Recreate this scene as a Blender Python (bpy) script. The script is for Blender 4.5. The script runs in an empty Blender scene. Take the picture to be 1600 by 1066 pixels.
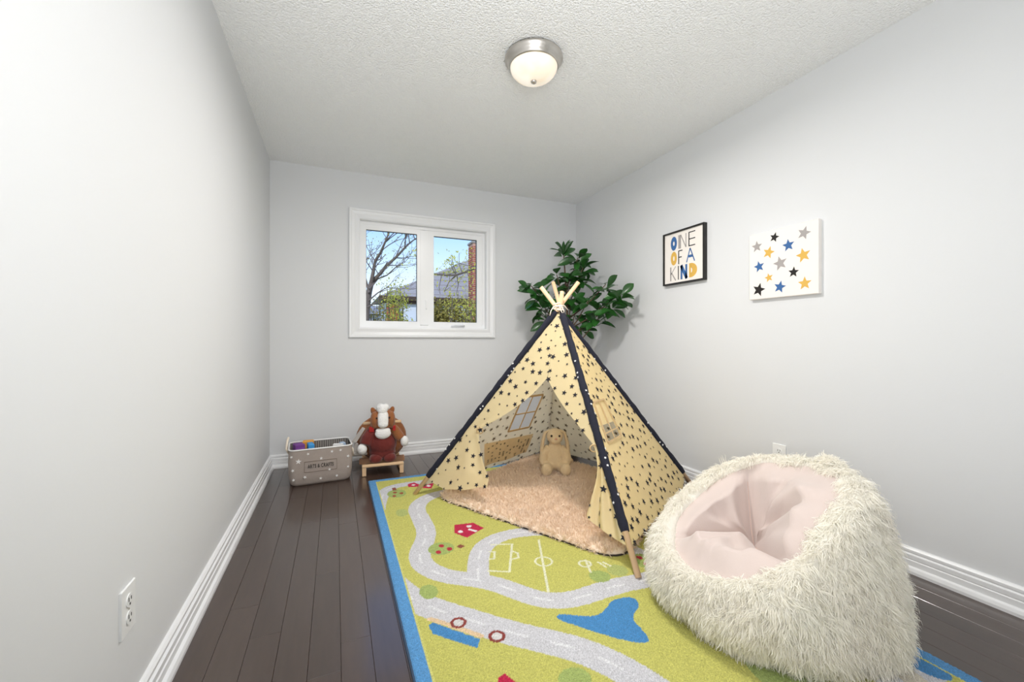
import bpy, math, random
import numpy as np
from mathutils import Vector, Matrix, Euler
random.seed(7); rng = np.random.default_rng(7)
scene = bpy.context.scene
COL = scene.collection
R = math.radians

# ------------------------------------------------------------ camera, light, exposure
XL, XR, YB, YR, HC = -0.48, 2.328, 3.805, -0.14, 2.44      # room: left, right, back, rear walls, ceiling
cd = bpy.data.cameras.new('camera'); cam = bpy.data.objects.new('camera', cd); COL.objects.link(cam)
cd.sensor_fit = 'HORIZONTAL'; cd.sensor_width = 36.0; cd.lens = 657.0/1600*36; cd.clip_start = 0.02; cd.clip_end = 200
cam.location = (0, 0, 1.008); cam.rotation_euler = (R(90), 0, R(-22.76)); scene.camera = cam

world = bpy.data.worlds.new('sky'); scene.world = world; world.use_nodes = True
wt = world.node_tree; wt.nodes.clear()
wo = wt.nodes.new('ShaderNodeOutputWorld'); wb = wt.nodes.new('ShaderNodeBackground')
wc = wt.nodes.new('ShaderNodeTexCoord'); ws = wt.nodes.new('ShaderNodeSeparateXYZ'); wr = wt.nodes.new('ShaderNodeValToRGB')
wt.links.new(wc.outputs['Generated'], ws.inputs[0]); wt.links.new(ws.outputs['Z'], wr.inputs[0])
wr.color_ramp.elements[0].position = 0.0; wr.color_ramp.elements[0].color = (0.86, 0.92, 0.98, 1)
wr.color_ramp.elements[1].position = 0.75; wr.color_ramp.elements[1].color = (0.16, 0.38, 0.85, 1)
e = wr.color_ramp.elements.new(0.10); e.color = (0.72, 0.86, 1.0, 1)
e = wr.color_ramp.elements.new(0.27); e.color = (0.30, 0.55, 0.97, 1)
wt.links.new(wr.outputs[0], wb.inputs[0]); wb.inputs[1].default_value = 1.22
wt.links.new(wb.outputs[0], wo.inputs[0])

def light(name, kind, loc, rot, energy, color, size=None, size_y=None):
    d = bpy.data.lights.new(name, kind); o = bpy.data.objects.new(name, d); COL.objects.link(o)
    o.location = loc; o.rotation_euler = rot; d.energy = energy; d.color = color
    if kind == 'AREA':
        d.shape = 'RECTANGLE'; d.size = size; d.size_y = size_y or size
    elif kind == 'SUN': d.angle = R(0.6)
    else: d.shadow_soft_size = size
    return o
SUN = light('sun', 'SUN', (0, -5, 12), Vector((0.42, 0.70, -0.60)).to_track_quat('-Z', 'Y').to_euler(), 2.2, (1.0, 0.95, 0.86))
FILL = light('added_fill_light', 'AREA', (0.16, YR-0.03, 1.30), (R(122), 0, R(-34)), 33.0, (0.97, 0.985, 1.0), 0.60, 1.3)  # added fill light in the doorway behind the camera, tilted up to brighten the room
LAMP_WATTS = 27.0
scene.view_settings.view_transform = 'Standard'; scene.view_settings.look = 'None'
scene.view_settings.exposure = 0.20; scene.view_settings.gamma = 1.0; scene.view_settings.use_curve_mapping = False
scene.cycles.diffuse_bounces = 5; scene.cycles.glossy_bounces = 3; scene.cycles.max_bounces = 8; scene.cycles.adaptive_threshold = 0.02; scene.cycles.caustics_reflective = False; scene.cycles.caustics_refractive = False; scene.cycles.transparent_max_bounces = 24

# ------------------------------------------------------------ materials
def srgb(r, g, b):
    f = lambda c: (c/255/12.92 if c/255 <= 0.04045 else ((c/255+0.055)/1.055)**2.4)
    return (f(r), f(g), f(b), 1)
MATS = {}
def mat(name, col, rough=0.6, metal=0.0, noise=None, bump=None, spec=None, transl=0.0, emit=None, per_object=0.0, coat=0.0, sheen=0.0):
    """noise=(scale, amount[, stretch]); bump=(scale, strength[, distance])"""
    if name in MATS: return MATS[name]
    m = bpy.data.materials.new(name); m.use_nodes = True; MATS[name] = m
    nt = m.node_tree; N = nt.nodes; L = nt.links; p = N['Principled BSDF']; out = N['Material Output']
    p.inputs['Base Color'].default_value = col; p.inputs['Roughness'].default_value = rough; p.inputs['Metallic'].default_value = metal
    if spec is not None: p.inputs['Specular IOR Level'].default_value = spec
    if coat: p.inputs['Coat Weight'].default_value = coat; p.inputs['Coat Roughness'].default_value = 0.13; p.inputs['Coat IOR'].default_value = 1.6
    if sheen: p.inputs['Sheen Weight'].default_value = sheen
    tc = N.new('ShaderNodeTexCoord'); src = None
    if noise:
        mp = N.new('ShaderNodeMapping'); L.new(tc.outputs['Object'], mp.inputs[0])
        if len(noise) > 2: mp.inputs['Scale'].default_value = noise[2]
        n = N.new('ShaderNodeTexNoise'); n.inputs['Scale'].default_value = noise[0]; n.inputs['Detail'].default_value = 5
        L.new(mp.outputs[0], n.inputs['Vector'])
        mx = N.new('ShaderNodeMix'); mx.data_type = 'RGBA'; a = noise[1]
        mx.inputs[6].default_value = tuple(c*(1-a) for c in col[:3])+(1,); mx.inputs[7].default_value = tuple(min(1, c*(1+a)) for c in col[:3])+(1,)
        L.new(n.outputs['Fac'], mx.inputs[0]); src = mx.outputs[2]
    if per_object:
        oi = N.new('ShaderNodeObjectInfo'); hs = N.new('ShaderNodeHueSaturation')
        mr = N.new('ShaderNodeMapRange'); mr.inputs[3].default_value = 1-per_object; mr.inputs[4].default_value = 1+per_object
        L.new(oi.outputs['Random'], mr.inputs[0]); L.new(mr.outputs[0], hs.inputs['Value'])
        if src: L.new(src, hs.inputs['Color'])
        else: hs.inputs['Color'].default_value = col
        src = hs.outputs[0]
    if src: L.new(src, p.inputs['Base Color'])
    if bump:
        n2 = N.new('ShaderNodeTexNoise'); n2.inputs['Scale'].default_value = bump[0]; n2.inputs['Detail'].default_value = 3
        L.new(tc.outputs['Object'], n2.inputs['Vector'])
        b = N.new('ShaderNodeBump'); b.inputs['Strength'].default_value = bump[1]; b.inputs['Distance'].default_value = bump[2] if len(bump) > 2 else 0.01
        L.new(n2.outputs['Fac'], b.inputs['Height']); L.new(b.outputs[0], p.inputs['Normal'])
    if emit: p.inputs['Emission Color'].default_value = emit[0]; p.inputs['Emission Strength'].default_value = emit[1]
    if transl:
        t = N.new('ShaderNodeBsdfTranslucent'); t.inputs[0].default_value = col
        if src: L.new(src, t.inputs[0])
        ms = N.new('ShaderNodeMixShader'); ms.inputs[0].default_value = transl
        L.new(p.outputs[0], ms.inputs[1]); L.new(t.outputs[0], ms.inputs[2]); L.new(ms.outputs[0], out.inputs[0])
    return m

M_wall = mat('wall_paint', (0.72, 0.728, 0.738, 1), 0.85, bump=(90, 0.05, 0.004), spec=0.25)
M_trim = mat('white_trim_paint', (0.82, 0.825, 0.835, 1), 0.35, noise=(6, 0.02))
M_vinyl = mat('white_vinyl', (0.88, 0.885, 0.89, 1), 0.3, noise=(4, 0.015))
M_plank = mat('dark_wood', srgb(66, 52, 45), 0.28, noise=(5, 0.30, (9, 1.0, 9)), per_object=0.13, spec=0.5, coat=0.5)
M_gap = mat('floor_gap', srgb(44, 35, 31), 0.7, noise=(20, 0.2))
M_nickel = mat('brushed_nickel', (0.60, 0.57, 0.53, 1), 0.34, 1.0, noise=(40, 0.08, (1, 1, 12)))
M_pine = mat('pale_pine', srgb(226, 190, 150), 0.5, noise=(14, 0.14, (1, 1, 0.15)))
M_navy = mat('navy_cotton', srgb(20, 22, 38), 0.9, noise=(60, 0.3), bump=(220, 0.3, 0.004))
M_canvas = mat('cream_canvas', srgb(251, 234, 190), 0.9, noise=(9, 0.06), bump=(500, 0.15, 0.002), transl=0.54, spec=0.1)
M_litcanvas = mat('cream_canvas_lit_through', srgb(254, 245, 222), 0.9, noise=(9, 0.02), transl=0.50, spec=0.1)  # same canvas made paler: light shining through the tent is put into the colour
M_starprint = mat('navy_star_print', srgb(24, 24, 34), 0.9, noise=(80, 0.1))
M_starinside = mat('star_print_show_through', srgb(150, 138, 118), 0.9, noise=(80, 0.1), transl=0.3)
M_rope = mat('cotton_rope', srgb(238, 226, 208), 0.9, bump=(300, 0.5, 0.003))
M_white = mat('white_cloth', (0.84, 0.83, 0.82, 1), 0.9, bump=(200, 0.2, 0.003))
M_black = mat('black_paint', srgb(26, 23, 21), 0.45, noise=(30, 0.15))
M_paper = mat('off_white_paper', srgb(240, 234, 228), 0.8, noise=(20, 0.012))
M_cv = mat('off_white_canvas', srgb(238, 233, 228), 0.85, noise=(120, 0.02), bump=(600, 0.15, 0.001))
M_blue = mat('denim_blue_ink', srgb(58, 102, 158), 0.8, noise=(50, 0.06))
M_mustard = mat('mustard_ink', srgb(220, 176, 84), 0.8, noise=(50, 0.06))
M_grey = mat('taupe_grey_ink', srgb(166, 160, 158), 0.8, noise=(50, 0.06))
M_ink = mat('black_ink', srgb(30, 27, 26), 0.8, noise=(50, 0.06))

# ------------------------------------------------------------ mesh helpers
class MB:
    def __init__(s): s.V = []; s.F = []; s.n = 0
    def add(s, V, F):
        V = np.asarray(V, float).reshape(-1, 3); s.V.append(V); s.F += [tuple(int(i)+s.n for i in f) for f in F]; s.n += len(V); return s
    def box(s, c, d, rz=0.0, M=None, bev=0.0):
        x, y, z = [k/2 for k in d]
        if bev:
            b = min(bev, x*.9, y*.9, z*.9); V = []; 
            for zz, o in ((-z, b), (-z+b, 0), (z-b, 0), (z, b)):
                V += [(-x+o, -y+o, zz), (x-o, -y+o, zz), (x-o, y-o, zz), (-x+o, y-o, zz)]
            F = [(3, 2, 1, 0), (12, 13, 14, 15)]
            for k in range(3):
                for i in range(4): j = (i+1) % 4; F.append((4*k+i, 4*k+j, 4*k+4+j, 4*k+4+i))
        else:
            V = [(-x, -y, -z), (x, -y, -z), (x, y, -z), (-x, y, -z), (-x, -y, z), (x, -y, z), (x, y, z), (-x, y, z)]
            F = [(0, 3, 2, 1), (4, 5, 6, 7), (0, 1, 5, 4), (1, 2, 6, 5), (2, 3, 7, 6), (3, 0, 4, 7)]
        V = np.array(V)
        if M is not None: V = V @ np.array(M.to_3x3()).T
        if rz:
            cc, ss = math.cos(rz), math.sin(rz); V = V @ np.array([[cc, ss, 0], [-ss, cc, 0], [0, 0, 1]])
        return s.add(V+np.array(c), F)
    def tube(s, pts, rad, n=10, cap=True, flat=1.0):
        P = [Vector(p) for p in pts]; r = rad if hasattr(rad, '__len__') else [rad]*len(P)
        V = []; up = None
        for i, p in enumerate(P):
            t = (P[min(i+1, len(P)-1)]-P[max(i-1, 0)]).normalized()
            if up is None: up = Vector((0, 0, 1)) if abs(t.z) < .9 else Vector((1, 0, 0))
            a = t.cross(up).normalized(); b = a.cross(t).normalized(); up = b
            for k in range(n):
                th = 2*math.pi*k/n; V.append(p+a*math.cos(th)*r[i]+b*math.sin(th)*r[i]*flat)
        F = [(i*n+k, i*n+(k+1) % n, (i+1)*n+(k+1) % n, (i+1)*n+k) for i in range(len(P)-1) for k in range(n)]
        if cap: F += [tuple(range(n-1, -1, -1)), tuple((len(P)-1)*n+k for k in range(n))]
        return s.add([tuple(v) for v in V], F)
    def lathe(s, prof, c=(0, 0, 0), n=32):
        V = [(c[0]+r*math.cos(2*math.pi*k/n), c[1]+r*math.sin(2*math.pi*k/n), c[2]+z) for r, z in prof for k in range(n)]
        m = len(prof)
        F = [(i*n+k, i*n+(k+1) % n, (i+1)*n+(k+1) % n, (i+1)*n+k) for i in range(m-1) for k in range(n)]
        return s.add(V, F)
    def ball(s, c, r, M=None, nu=20, nv=12):
        r = r if hasattr(r, '__len__') else (r, r, r)
        V = [(0, 0, -1)]+[(math.cos(2*math.pi*k/nu)*math.sin(math.pi*j/nv), math.sin(2*math.pi*k/nu)*math.sin(math.pi*j/nv), -math.cos(math.pi*j/nv)) for j in range(1, nv) for k in range(nu)]+[(0, 0, 1)]
        F = [(0, 1+(k+1) % nu, 1+k) for k in range(nu)]
        F += [(1+(j)*nu+k, 1+j*nu+(k+1) % nu, 1+(j+1)*nu+(k+1) % nu, 1+(j+1)*nu+k) for j in range(nv-2) for k in range(nu)]
        l = len(V)-1; F += [(l, 1+(nv-2)*nu+k, 1+(nv-2)*nu+(k+1) % nu) for k in range(nu)]
        V = np.array(V)*np.array(r)
        if M is not None: V = V @ np.array(M.to_3x3()).T
        return s.add(V+np.array(c), F)
    def plate(s, poly, o, ax, ay, th=0.001):
        """flat polygon (2-D points, any simple star/convex outline) with thickness th along ax x ay"""
        o, ax, ay = Vector(o), Vector(ax), Vector(ay); nn = ax.cross(ay).normalized()*th
        n = len(poly); A = [o+ax*x+ay*y for x, y in poly]; V = [tuple(v+nn) for v in A]+[tuple(v) for v in A]
        F = [tuple(range(n)), tuple(range(2*n-1, n-1, -1))]+[(n+i, n+(i+1) % n, (i+1) % n, i) for i in range(n)]
        return s.add(V, F)
    def build(s, name, m=None, parent=None, smooth=False):
        me = bpy.data.meshes.new(name); me.from_pydata(np.concatenate(s.V).tolist() if s.V else [], [], s.F)
        if m: me.materials.append(m)
        if smooth: me.polygons.foreach_set('use_smooth', [True]*len(me.polygons))
        me.update(); return link(name, me, parent)
def link(name, me, parent=None):
    o = bpy.data.objects.new(name, me); COL.objects.link(o)
    if parent: o.parent = parent
    return o
def tag(o, label=None, cat=None, group=None, kind=None):
    for k, v in (('label', label), ('category', cat), ('group', group), ('kind', kind)):
        if v: o[k] = v
    return o
def thing(name, label, cat, loc=(0, 0, 0), rz=0.0, group=None, kind=None):
    o = bpy.data.objects.new(name, None); o.empty_display_size = 0.05; COL.objects.link(o); o.location = loc; o.rotation_euler = (0, 0, rz)
    return tag(o, label, cat, group, kind)
def struct(name, mb, m, parent=None, label=None, cat=None, smooth=False):
    o = mb.build(name, m, parent, smooth); 
    if parent is None: o['kind'] = 'structure'; tag(o, label, cat)
    return o
def grid_mesh(name, P, m, parent=None, smooth=True, skip=None):
    h, w = P.shape[:2]; i = np.arange(h*w).reshape(h, w)
    q = np.stack([i[:-1, :-1], i[:-1, 1:], i[1:, 1:], i[1:, :-1]], -1)
    if skip is not None: q = q[~skip]
    q = q.reshape(-1, 4); b = MB(); b.V = [P.reshape(-1, 3)]; b.F = q.tolist()
    return b.build(name, m, parent, smooth)
def star_pts(r, k=0.42, rot=0.0):
    return [((r if i % 2 == 0 else r*k)*math.sin(rot+math.pi*i/5), (r if i % 2 == 0 else r*k)*math.cos(rot+math.pi*i/5)) for i in range(10)]
def raw_mesh(name, V, tris_or_quads, m, parent=None):
    """fast mesh from numpy: list of (faces ndarray) of mixed width"""
    me = bpy.data.meshes.new(name); V = np.ascontiguousarray(V, np.float32)
    loops = np.concatenate([f.ravel() for f in tris_or_quads]).astype(np.int32)
    tot = np.concatenate([np.full(len(f), f.shape[1], np.int32) for f in tris_or_quads]); st = np.concatenate([[0], np.cumsum(tot)[:-1]]).astype(np.int32)
    me.vertices.add(len(V)); me.vertices.foreach_set('co', V.ravel()); me.loops.add(len(loops)); me.loops.foreach_set('vertex_index', loops)
    me.polygons.add(len(tot)); me.polygons.foreach_set('loop_start', st); me.polygons.foreach_set('loop_total', tot)
    me.polygons.foreach_set('use_smooth', np.ones(len(tot), bool)); me.materials.append(m); me.update(calc_edges=True); me.validate()
    return link(name, me, parent)
def sample_surface(P, Nn, count, wmask=None):
    """random points on a grid P (h,w,3) with normals Nn"""
    a, b, c, d = P[:-1, :-1], P[:-1, 1:], P[1:, 1:], P[1:, :-1]
    area = np.linalg.norm(np.cross(b-a, d-a), axis=-1)
    if wmask is not None: area = area*wmask
    pr = area.ravel()/area.sum(); k = rng.choice(len(pr), count, p=pr); y, x = np.divmod(k, area.shape[1])
    u, v = rng.random(count)[:, None], rng.random(count)[:, None]
    f = lambda G: (G[y, x]*(1-u)+G[y, x+1]*u)*(1-v)+(G[y+1, x]*(1-u)+G[y+1, x+1]*u)*v
    p, n = f(P), f(Nn); return p, n/np.linalg.norm(n, axis=1, keepdims=True)
def grid_normals(P):
    du = np.gradient(P, axis=1); dv = np.gradient(P, axis=0); n = np.cross(du, dv); return n/np.maximum(np.linalg.norm(n, axis=-1, keepdims=True), 1e-9)
def fur(name, p, n, m, parent, per=10, length=0.04, width=0.002, lay=0.6, droop=0.5, spread=0.012, wave=0.15, flow=None):
    """tufts of tapered ribbons; p,n = tuft roots; joined into one part"""
    C = len(p); S = C*per
    g = np.zeros_like(p); g[:, 2] = -1
    if flow is not None: g = g*droop+flow
    tdir = n*(1-lay)+rng.normal(0, .45, p.shape)*lay*0.8+g*lay*droop; tdir /= np.linalg.norm(tdir, axis=1, keepdims=True)
    L = length*(.65+.7*rng.random(C))
    off = rng.normal(0, 1, (C, per, 3))*spread; off -= (off*n[:, None]).sum(-1, keepdims=True)*n[:, None]
    root = (p[:, None]+off).reshape(S, 3); N2 = np.repeat(n, per, 0); T = np.repeat(tdir, per, 0)
    T = T+rng.normal(0, wave, T.shape); T /= np.linalg.norm(T, axis=1, keepdims=True); LL = (np.repeat(L, per)*(.7+.5*rng.random(S)))[:, None]
    tip = np.repeat(p+tdir*L[:, None], per, 0)
    d0 = N2*.7+T*.6; d0 /= np.linalg.norm(d0, axis=1, keepdims=True)
    p1 = root+d0*LL*.35; p2 = root+d0*LL*.45+T*LL*.35; p3 = (root+d0*LL*.4+T*LL*.65)*.6+tip*.4
    side = np.cross(T, rng.normal(0, 1, T.shape)); side /= np.maximum(np.linalg.norm(side, axis=1, keepdims=True), 1e-6)
    w = width*(.6+.8*rng.random(S))[:, None]
    V = np.stack([root-side*w*.5, root+side*w*.5, p1-side*w*.5, p1+side*w*.5, p2-side*w*.36, p2+side*w*.36, p3], 1).reshape(-1, 3)
    b = (np.arange(S)*7)[:, None]
    q = np.concatenate([b+[0, 1, 3, 2], b+[2, 3, 5, 4]]); t = b+[4, 5, 6]
    o = raw_mesh(name, V, [q, t], m, parent); o['kind'] = 'stuff'; return o

# ------------------------------------------------------------ room shell
T = 0.15
WX0, WX1, WZ0, WZ1 = 0.186, 1.333, 1.120, 2.052               # window opening in the back wall
b = MB(); b.box(((XL+XR)/2, (YB+YR)/2-0.5, -0.062), (XR-XL+2*T, YB-YR+2*T+1.2, 0.1))
FLOOR = struct('floor', b, M_gap, label='dark brown hardwood plank floor', cat='floor')
struct('wall_left', MB().box((XL-T/2, (YB+YR)/2-0.7, HC/2), (T, YB-YR+1.6+2*T, HC)), M_wall, label='plain white painted wall on the left', cat='wall')
struct('wall_right', MB().box((XR+T/2, (YB+YR)/2, HC/2), (T, YB-YR+2*T, HC)), M_wall, label='pale wall on the right hung with two pictures', cat='wall')
b = MB(); yc = YB+T/2; x0, x1 = XL, XR
b.box(((x0+WX0)/2, yc, HC/2), (WX0-x0, T, HC)); b.box(((x1+WX1)/2, yc, HC/2), (x1-WX1, T, HC))
b.box(((WX0+WX1)/2, yc, WZ0/2), (WX1-WX0, T, WZ0)); b.box(((WX0+WX1)/2, yc, (WZ1+HC)/2), (WX1-WX0, T, HC-WZ1))
struct('wall_back', b, M_wall, label='pale back wall with the window', cat='wall')
b = MB(); DX0, DX1, DZ = -0.44, 0.46, 2.05                     # doorway the photograph is taken from
b.box(((DX1+XR)/2, YR-T/2, HC/2), (XR-DX1, T, HC)); b.box(((XL+DX0)/2, YR-T/2, HC/2), (DX0-XL, T, HC)); b.box(((DX0+DX1)/2, YR-T/2, (DZ+HC)/2), (DX1-DX0, T, HC-DZ))
b.box((0.62, YR-0.75, HC/2), (0.12, 1.2, HC)); b.box((0.02, YR-1.4, HC/2), (1.3, 0.12, HC))
struct('wall_rear', b, M_wall, label='rear wall with the doorway to the hall', cat='wall')
M_ceil = mat('popcorn_ceiling', (0.95, 0.955, 0.955, 1), 0.95, spec=0.1)
nt = M_ceil.node_tree; N = nt.nodes; L = nt.links; p = N['Principled BSDF']; tc = N.new('ShaderNodeTexCoord')
n1 = N.new('ShaderNodeTexNoise'); n1.inputs['Scale'].default_value = 95; n1.inputs['Detail'].default_value = 2; n1.inputs['Roughness'].default_value = 0.7
v1 = N.new('ShaderNodeTexVoronoi'); v1.inputs['Scale'].default_value = 120
mm = N.new('ShaderNodeMath'); mm.operation = 'SUBTRACT'; bp = N.new('ShaderNodeBump'); bp.inputs['Strength'].default_value = 0.55; bp.inputs['Distance'].default_value = 0.008
for t_ in (n1, v1): L.new(tc.outputs['Object'], t_.inputs['Vector'])
L.new(n1.outputs['Fac'], mm.inputs[0]); L.new(v1.outputs['Distance'], mm.inputs[1]); L.new(mm.outputs[0], bp.inputs['Height']); L.new(bp.outputs[0], p.inputs['Normal'])
struct('ceiling', MB().box(((XL+XR)/2, (YB+YR)/2-0.8, HC+0.06), (XR-XL+2*T+.4, YB-YR+2*T+2.0, 0.12)), M_ceil, label='white popcorn textured ceiling', cat='ceiling')

# floor planks, each its own piece of the floor
PW = 0.095; xk = 0.016-PW*6; pk = 0
while xk < XR:
    a, c = max(xk, XL+0.002), min(xk+PW, XR-0.002)
    y = YR-random.uniform(0.0, 0.7)
    while y < YB:
        ln = random.uniform(0.55, 1.5); y0, y1 = max(y, YR), min(y+ln, YB-0.002)
        if c-a > 0.01 and y1-y0 > 0.05:
            g = 0.0004; bb = MB(); bb.box((0, 0, -0.006), (c-a-2*g, y1-y0-2*g, 0.012), bev=0.0008)
            o = bb.build('floor_plank', M_plank, FLOOR); o.location = ((a+c)/2, (y0+y1)/2, 0)
        y += ln
    xk += PW

# baseboards: profile (distance from wall, height)
BP = [(0, 0), (0.034, 0), (0.034, 0.012), (0.029, 0.024), (0.020, 0.030), (0.020, 0.052), (0.016, 0.055), (0.018, 0.060), (0.018, 0.076), (0.011, 0.081), (0.014, 0.087), (0.014, 0.096), (0.008, 0.103), (0, 0.105)]
def baseboard(name, p0, p1, inward, label):
    p0, p1, n = Vector(p0), Vector(p1), Vector(inward); b = MB(); V = []; dd = (p1-p0).normalized(); m = len(BP)
    for P, sgn in ((p0, 1), (p1, -1)):
        for d, z in BP: V.append(tuple(P+n*d+dd*d*sgn+Vector((0, 0, z))))
    F = [(i, (i+1) % m, m+(i+1) % m, m+i) for i in range(m)]
    struct(name, b.add(V, F), M_trim, label=label, cat='baseboard')
baseboard('baseboard_left', (XL, YR-0.05, 0), (XL, YB, 0), (1, 0, 0), 'white moulded baseboard along the left wall')
baseboard('baseboard_back', (XL, YB, 0), (XR, YB, 0), (0, -1, 0), 'white moulded baseboard under the window wall')
baseboard('baseboard_right', (XR, YB, 0), (XR, YR, 0), (-1, 0, 0), 'white moulded baseboard along the right wall')

# window
WIN = thing('window_1', 'white two-sash window with moulded casing', 'window', ((WX0+WX1)/2, YB, WZ0), kind='structure')
def wpart(name, mb, m, parent=WIN, smooth=False):
    o = mb.build(name, m, parent, smooth); o.matrix_parent_inverse = Matrix.Translation(-Vector(WIN.location)) if parent is WIN else Matrix(); return o
CP = [(0.0, 0.0), (0.0, 0.012), (0.010, 0.016), (0.034, 0.012), (0.044, 0.016), (0.060, 0.020), (0.066, 0.026), (0.080, 0.026), (0.084, 0.022), (0.084, 0.0)]
corners = [(WX0, WZ0), (WX1, WZ0), (WX1, WZ1), (WX0, WZ1)]
for i in range(4):
    (ax, az), (bx_, bz) = corners[i], corners[(i+1) % 4]; V = []
    for (cx, cz) in ((ax, az), (bx_, bz)):
        sx = -1 if cx == WX0 else 1; sz = -1 if cz == WZ0 else 1
        for o_, t_ in CP: V.append((cx+sx*(o_-0.002), YB-t_, cz+sz*(o_-0.002)))
    m = len(CP); wpart('casing', MB().add(V, [(k, (k+1) % m, m+(k+1) % m, m+k) for k in range(m)]+[tuple(range(m)), tuple(range(2*m-1, m-1, -1))]), M_trim)
def ring(mb, x0, x1, z0, z1, w, y0, y1, wt_=None, wb_=None):
    wt_ = wt_ or w; wb_ = wb_ or w; yc, dy = (y0+y1)/2, y1-y0
    mb.box((x0+w/2, yc, (z0+z1)/2), (w, dy, z1-z0)); mb.box((x1-w/2, yc, (z0+z1)/2), (w, dy, z1-z0))
    mb.box(((x0+x1)/2, yc, z1-wt_/2), (x1-x0-2*w, dy, wt_)); mb.box(((x0+x1)/2, yc, z0+wb_/2), (x1-x0-2*w, dy, wb_)); return mb
wpart('jamb', ring(MB(), WX0, WX1, WZ0, WZ1, 0.006, YB-0.004, YB+0.13), M_trim)
fx0, fx1, fz0, fz1 = WX0+0.006, WX1-0.006, WZ0+0.006, WZ1-0.006; FY = YB+0.045
wpart('frame', ring(MB(), fx0, fx1, fz0, fz1, 0.024, FY, FY+0.07), M_vinyl)
wpart('mullion', MB().box((0.748, FY+0.03, (fz0+fz1)/2), (0.075, 0.06, fz1-fz0-0.05), bev=0.006), M_vinyl)
glass = bpy.data.materials.new('window_glass'); glass.use_nodes = True; nt = glass.node_tree; nt.nodes.remove(nt.nodes['Principled BSDF'])
tr = nt.nodes.new('ShaderNodeBsdfTransparent'); gl = nt.nodes.new('ShaderNodeBsdfGlossy'); gl.inputs['Roughness'].default_value = 0.02; fr = nt.nodes.new('ShaderNodeFresnel'); fr.inputs[0].default_value = 1.04
mx = nt.nodes.new('ShaderNodeMixShader'); nt.links.new(fr.outputs[0], mx.inputs[0]); nt.links.new(tr.outputs[0], mx.inputs[1]); nt.links.new(gl.outputs[0], mx.inputs[2]); nt.links.new(mx.outputs[0], nt.nodes['Material Output'].inputs[0])
M_gasket = mat('black_gasket', srgb(60, 62, 66), 0.6, noise=(30, 0.1))
for sx0, sx1, yy, lw in ((fx0+0.022, 0.712, FY+0.004, 0.030), (0.784, fx1-0.022, FY+0.010, 0.052)):
    sz0, sz1 = fz0+0.022, fz1-0.022
    sash = wpart('sash', ring(MB(), sx0, sx1, sz0, sz1, lw, yy, yy+0.04, 0.046, 0.036), M_vinyl)
    k = MB(); ring(k, sx0+lw-0.002, sx1-lw+0.002, sz0+0.034, sz1-0.044, 0.005, yy+0.012, yy+0.03); o = k.build('gasket', M_gasket, sash)
    k = MB().box(((sx0+sx1)/2, yy+0.022, (sz0+sz1)/2-0.005), (sx1-sx0-2*lw+0.004, 0.006, sz1-sz0-0.078)); o = k.build('pane', glass, sash)
k = MB(); k.box((1.06, FY-0.008, fz0+0.020), (0.13, 0.024, 0.014), bev=0.005); k.tube([(1.02, FY-0.024, fz0+0.026), (1.08, FY-0.03, fz0+0.030), (1.12, FY-0.028, fz0+0.028)], [0.005, 0.006, 0.007], 8)
wpart('crank_handle', k, M_vinyl, smooth=True)
wpart('latch', MB().box((0.765, FY-0.006, 1.34), (0.014, 0.016, 0.085), bev=0.005), M_vinyl)

# ------------------------------------------------------------ ceiling light
LC = (0.923, 1.916)
lamp = thing('ceiling_light', 'round flush ceiling light with frosted glass bowl and nickel rim', 'ceiling light', (LC[0], LC[1], HC))
MB().lathe([(0.0, 0), (0.143, 0), (0.146, -0.008), (0.146, -0.016), (0.136, -0.024), (0.130, -0.036), (0.127, -0.046), (0.121, -0.052), (0.114, -0.050)], n=56).build('rim', M_nickel, lamp, True)
mg = bpy.data.materials.new('frosted_glass'); mg.use_nodes = True; nt = mg.node_tree; N = nt.nodes
pr = N['Principled BSDF']; pr.inputs['Base Color'].default_value = (0.86, 0.80, 0.70, 1); pr.inputs['Roughness'].default_value = 0.25
nz = N.new('ShaderNodeTexNoise'); nz.inputs['Scale'].default_value = 9; tcn = N.new('ShaderNodeTexCoord'); nt.links.new(tcn.outputs['Object'], nz.inputs[0])
cr = N.new('ShaderNodeValToRGB'); cr.color_ramp.elements[0].position = .35; cr.color_ramp.elements[1].position = .65; cr.color_ramp.elements[0].color = (0.8, 0.6, 0.4, 1); cr.color_ramp.elements[1].color = (1.0, 0.92, 0.80, 1); nt.links.new(nz.outputs['Fac'], cr.inputs[0]); nt.links.new(cr.outputs[0], pr.inputs['Emission Color'])
pr.inputs['Emission Strength'].default_value = 0.40
tp = N.new('ShaderNodeBsdfTransparent'); ms = N.new('ShaderNodeMixShader'); ms.inputs[0].default_value = 0.0; nt.links.new(pr.outputs[0], ms.inputs[1]); nt.links.new(tp.outputs[0], ms.inputs[2]); nt.links.new(ms.outputs[0], N['Material Output'].inputs[0])
prof = [(0.119*math.cos(a), -0.048-0.072*math.sin(a)) for a in np.linspace(0, math.pi/2*0.999, 16)]
MB().lathe(prof, n=56).build('glass_bowl', mg, lamp, True)
MB().lathe([(0.0, -0.112), (0.012, -0.114), (0.016, -0.121), (0.014, -0.127), (0.008, -0.131), (0.0, -0.133)], n=20).build('finial', M_nickel, lamp, True)
bulb = light('lamp_bulb', 'AREA', (LC[0], LC[1], HC-0.140), (0, 0, 0), LAMP_WATTS, (1.0, 0.965, 0.92), 0.22); bulb.data.shape = 'DISK'

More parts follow.
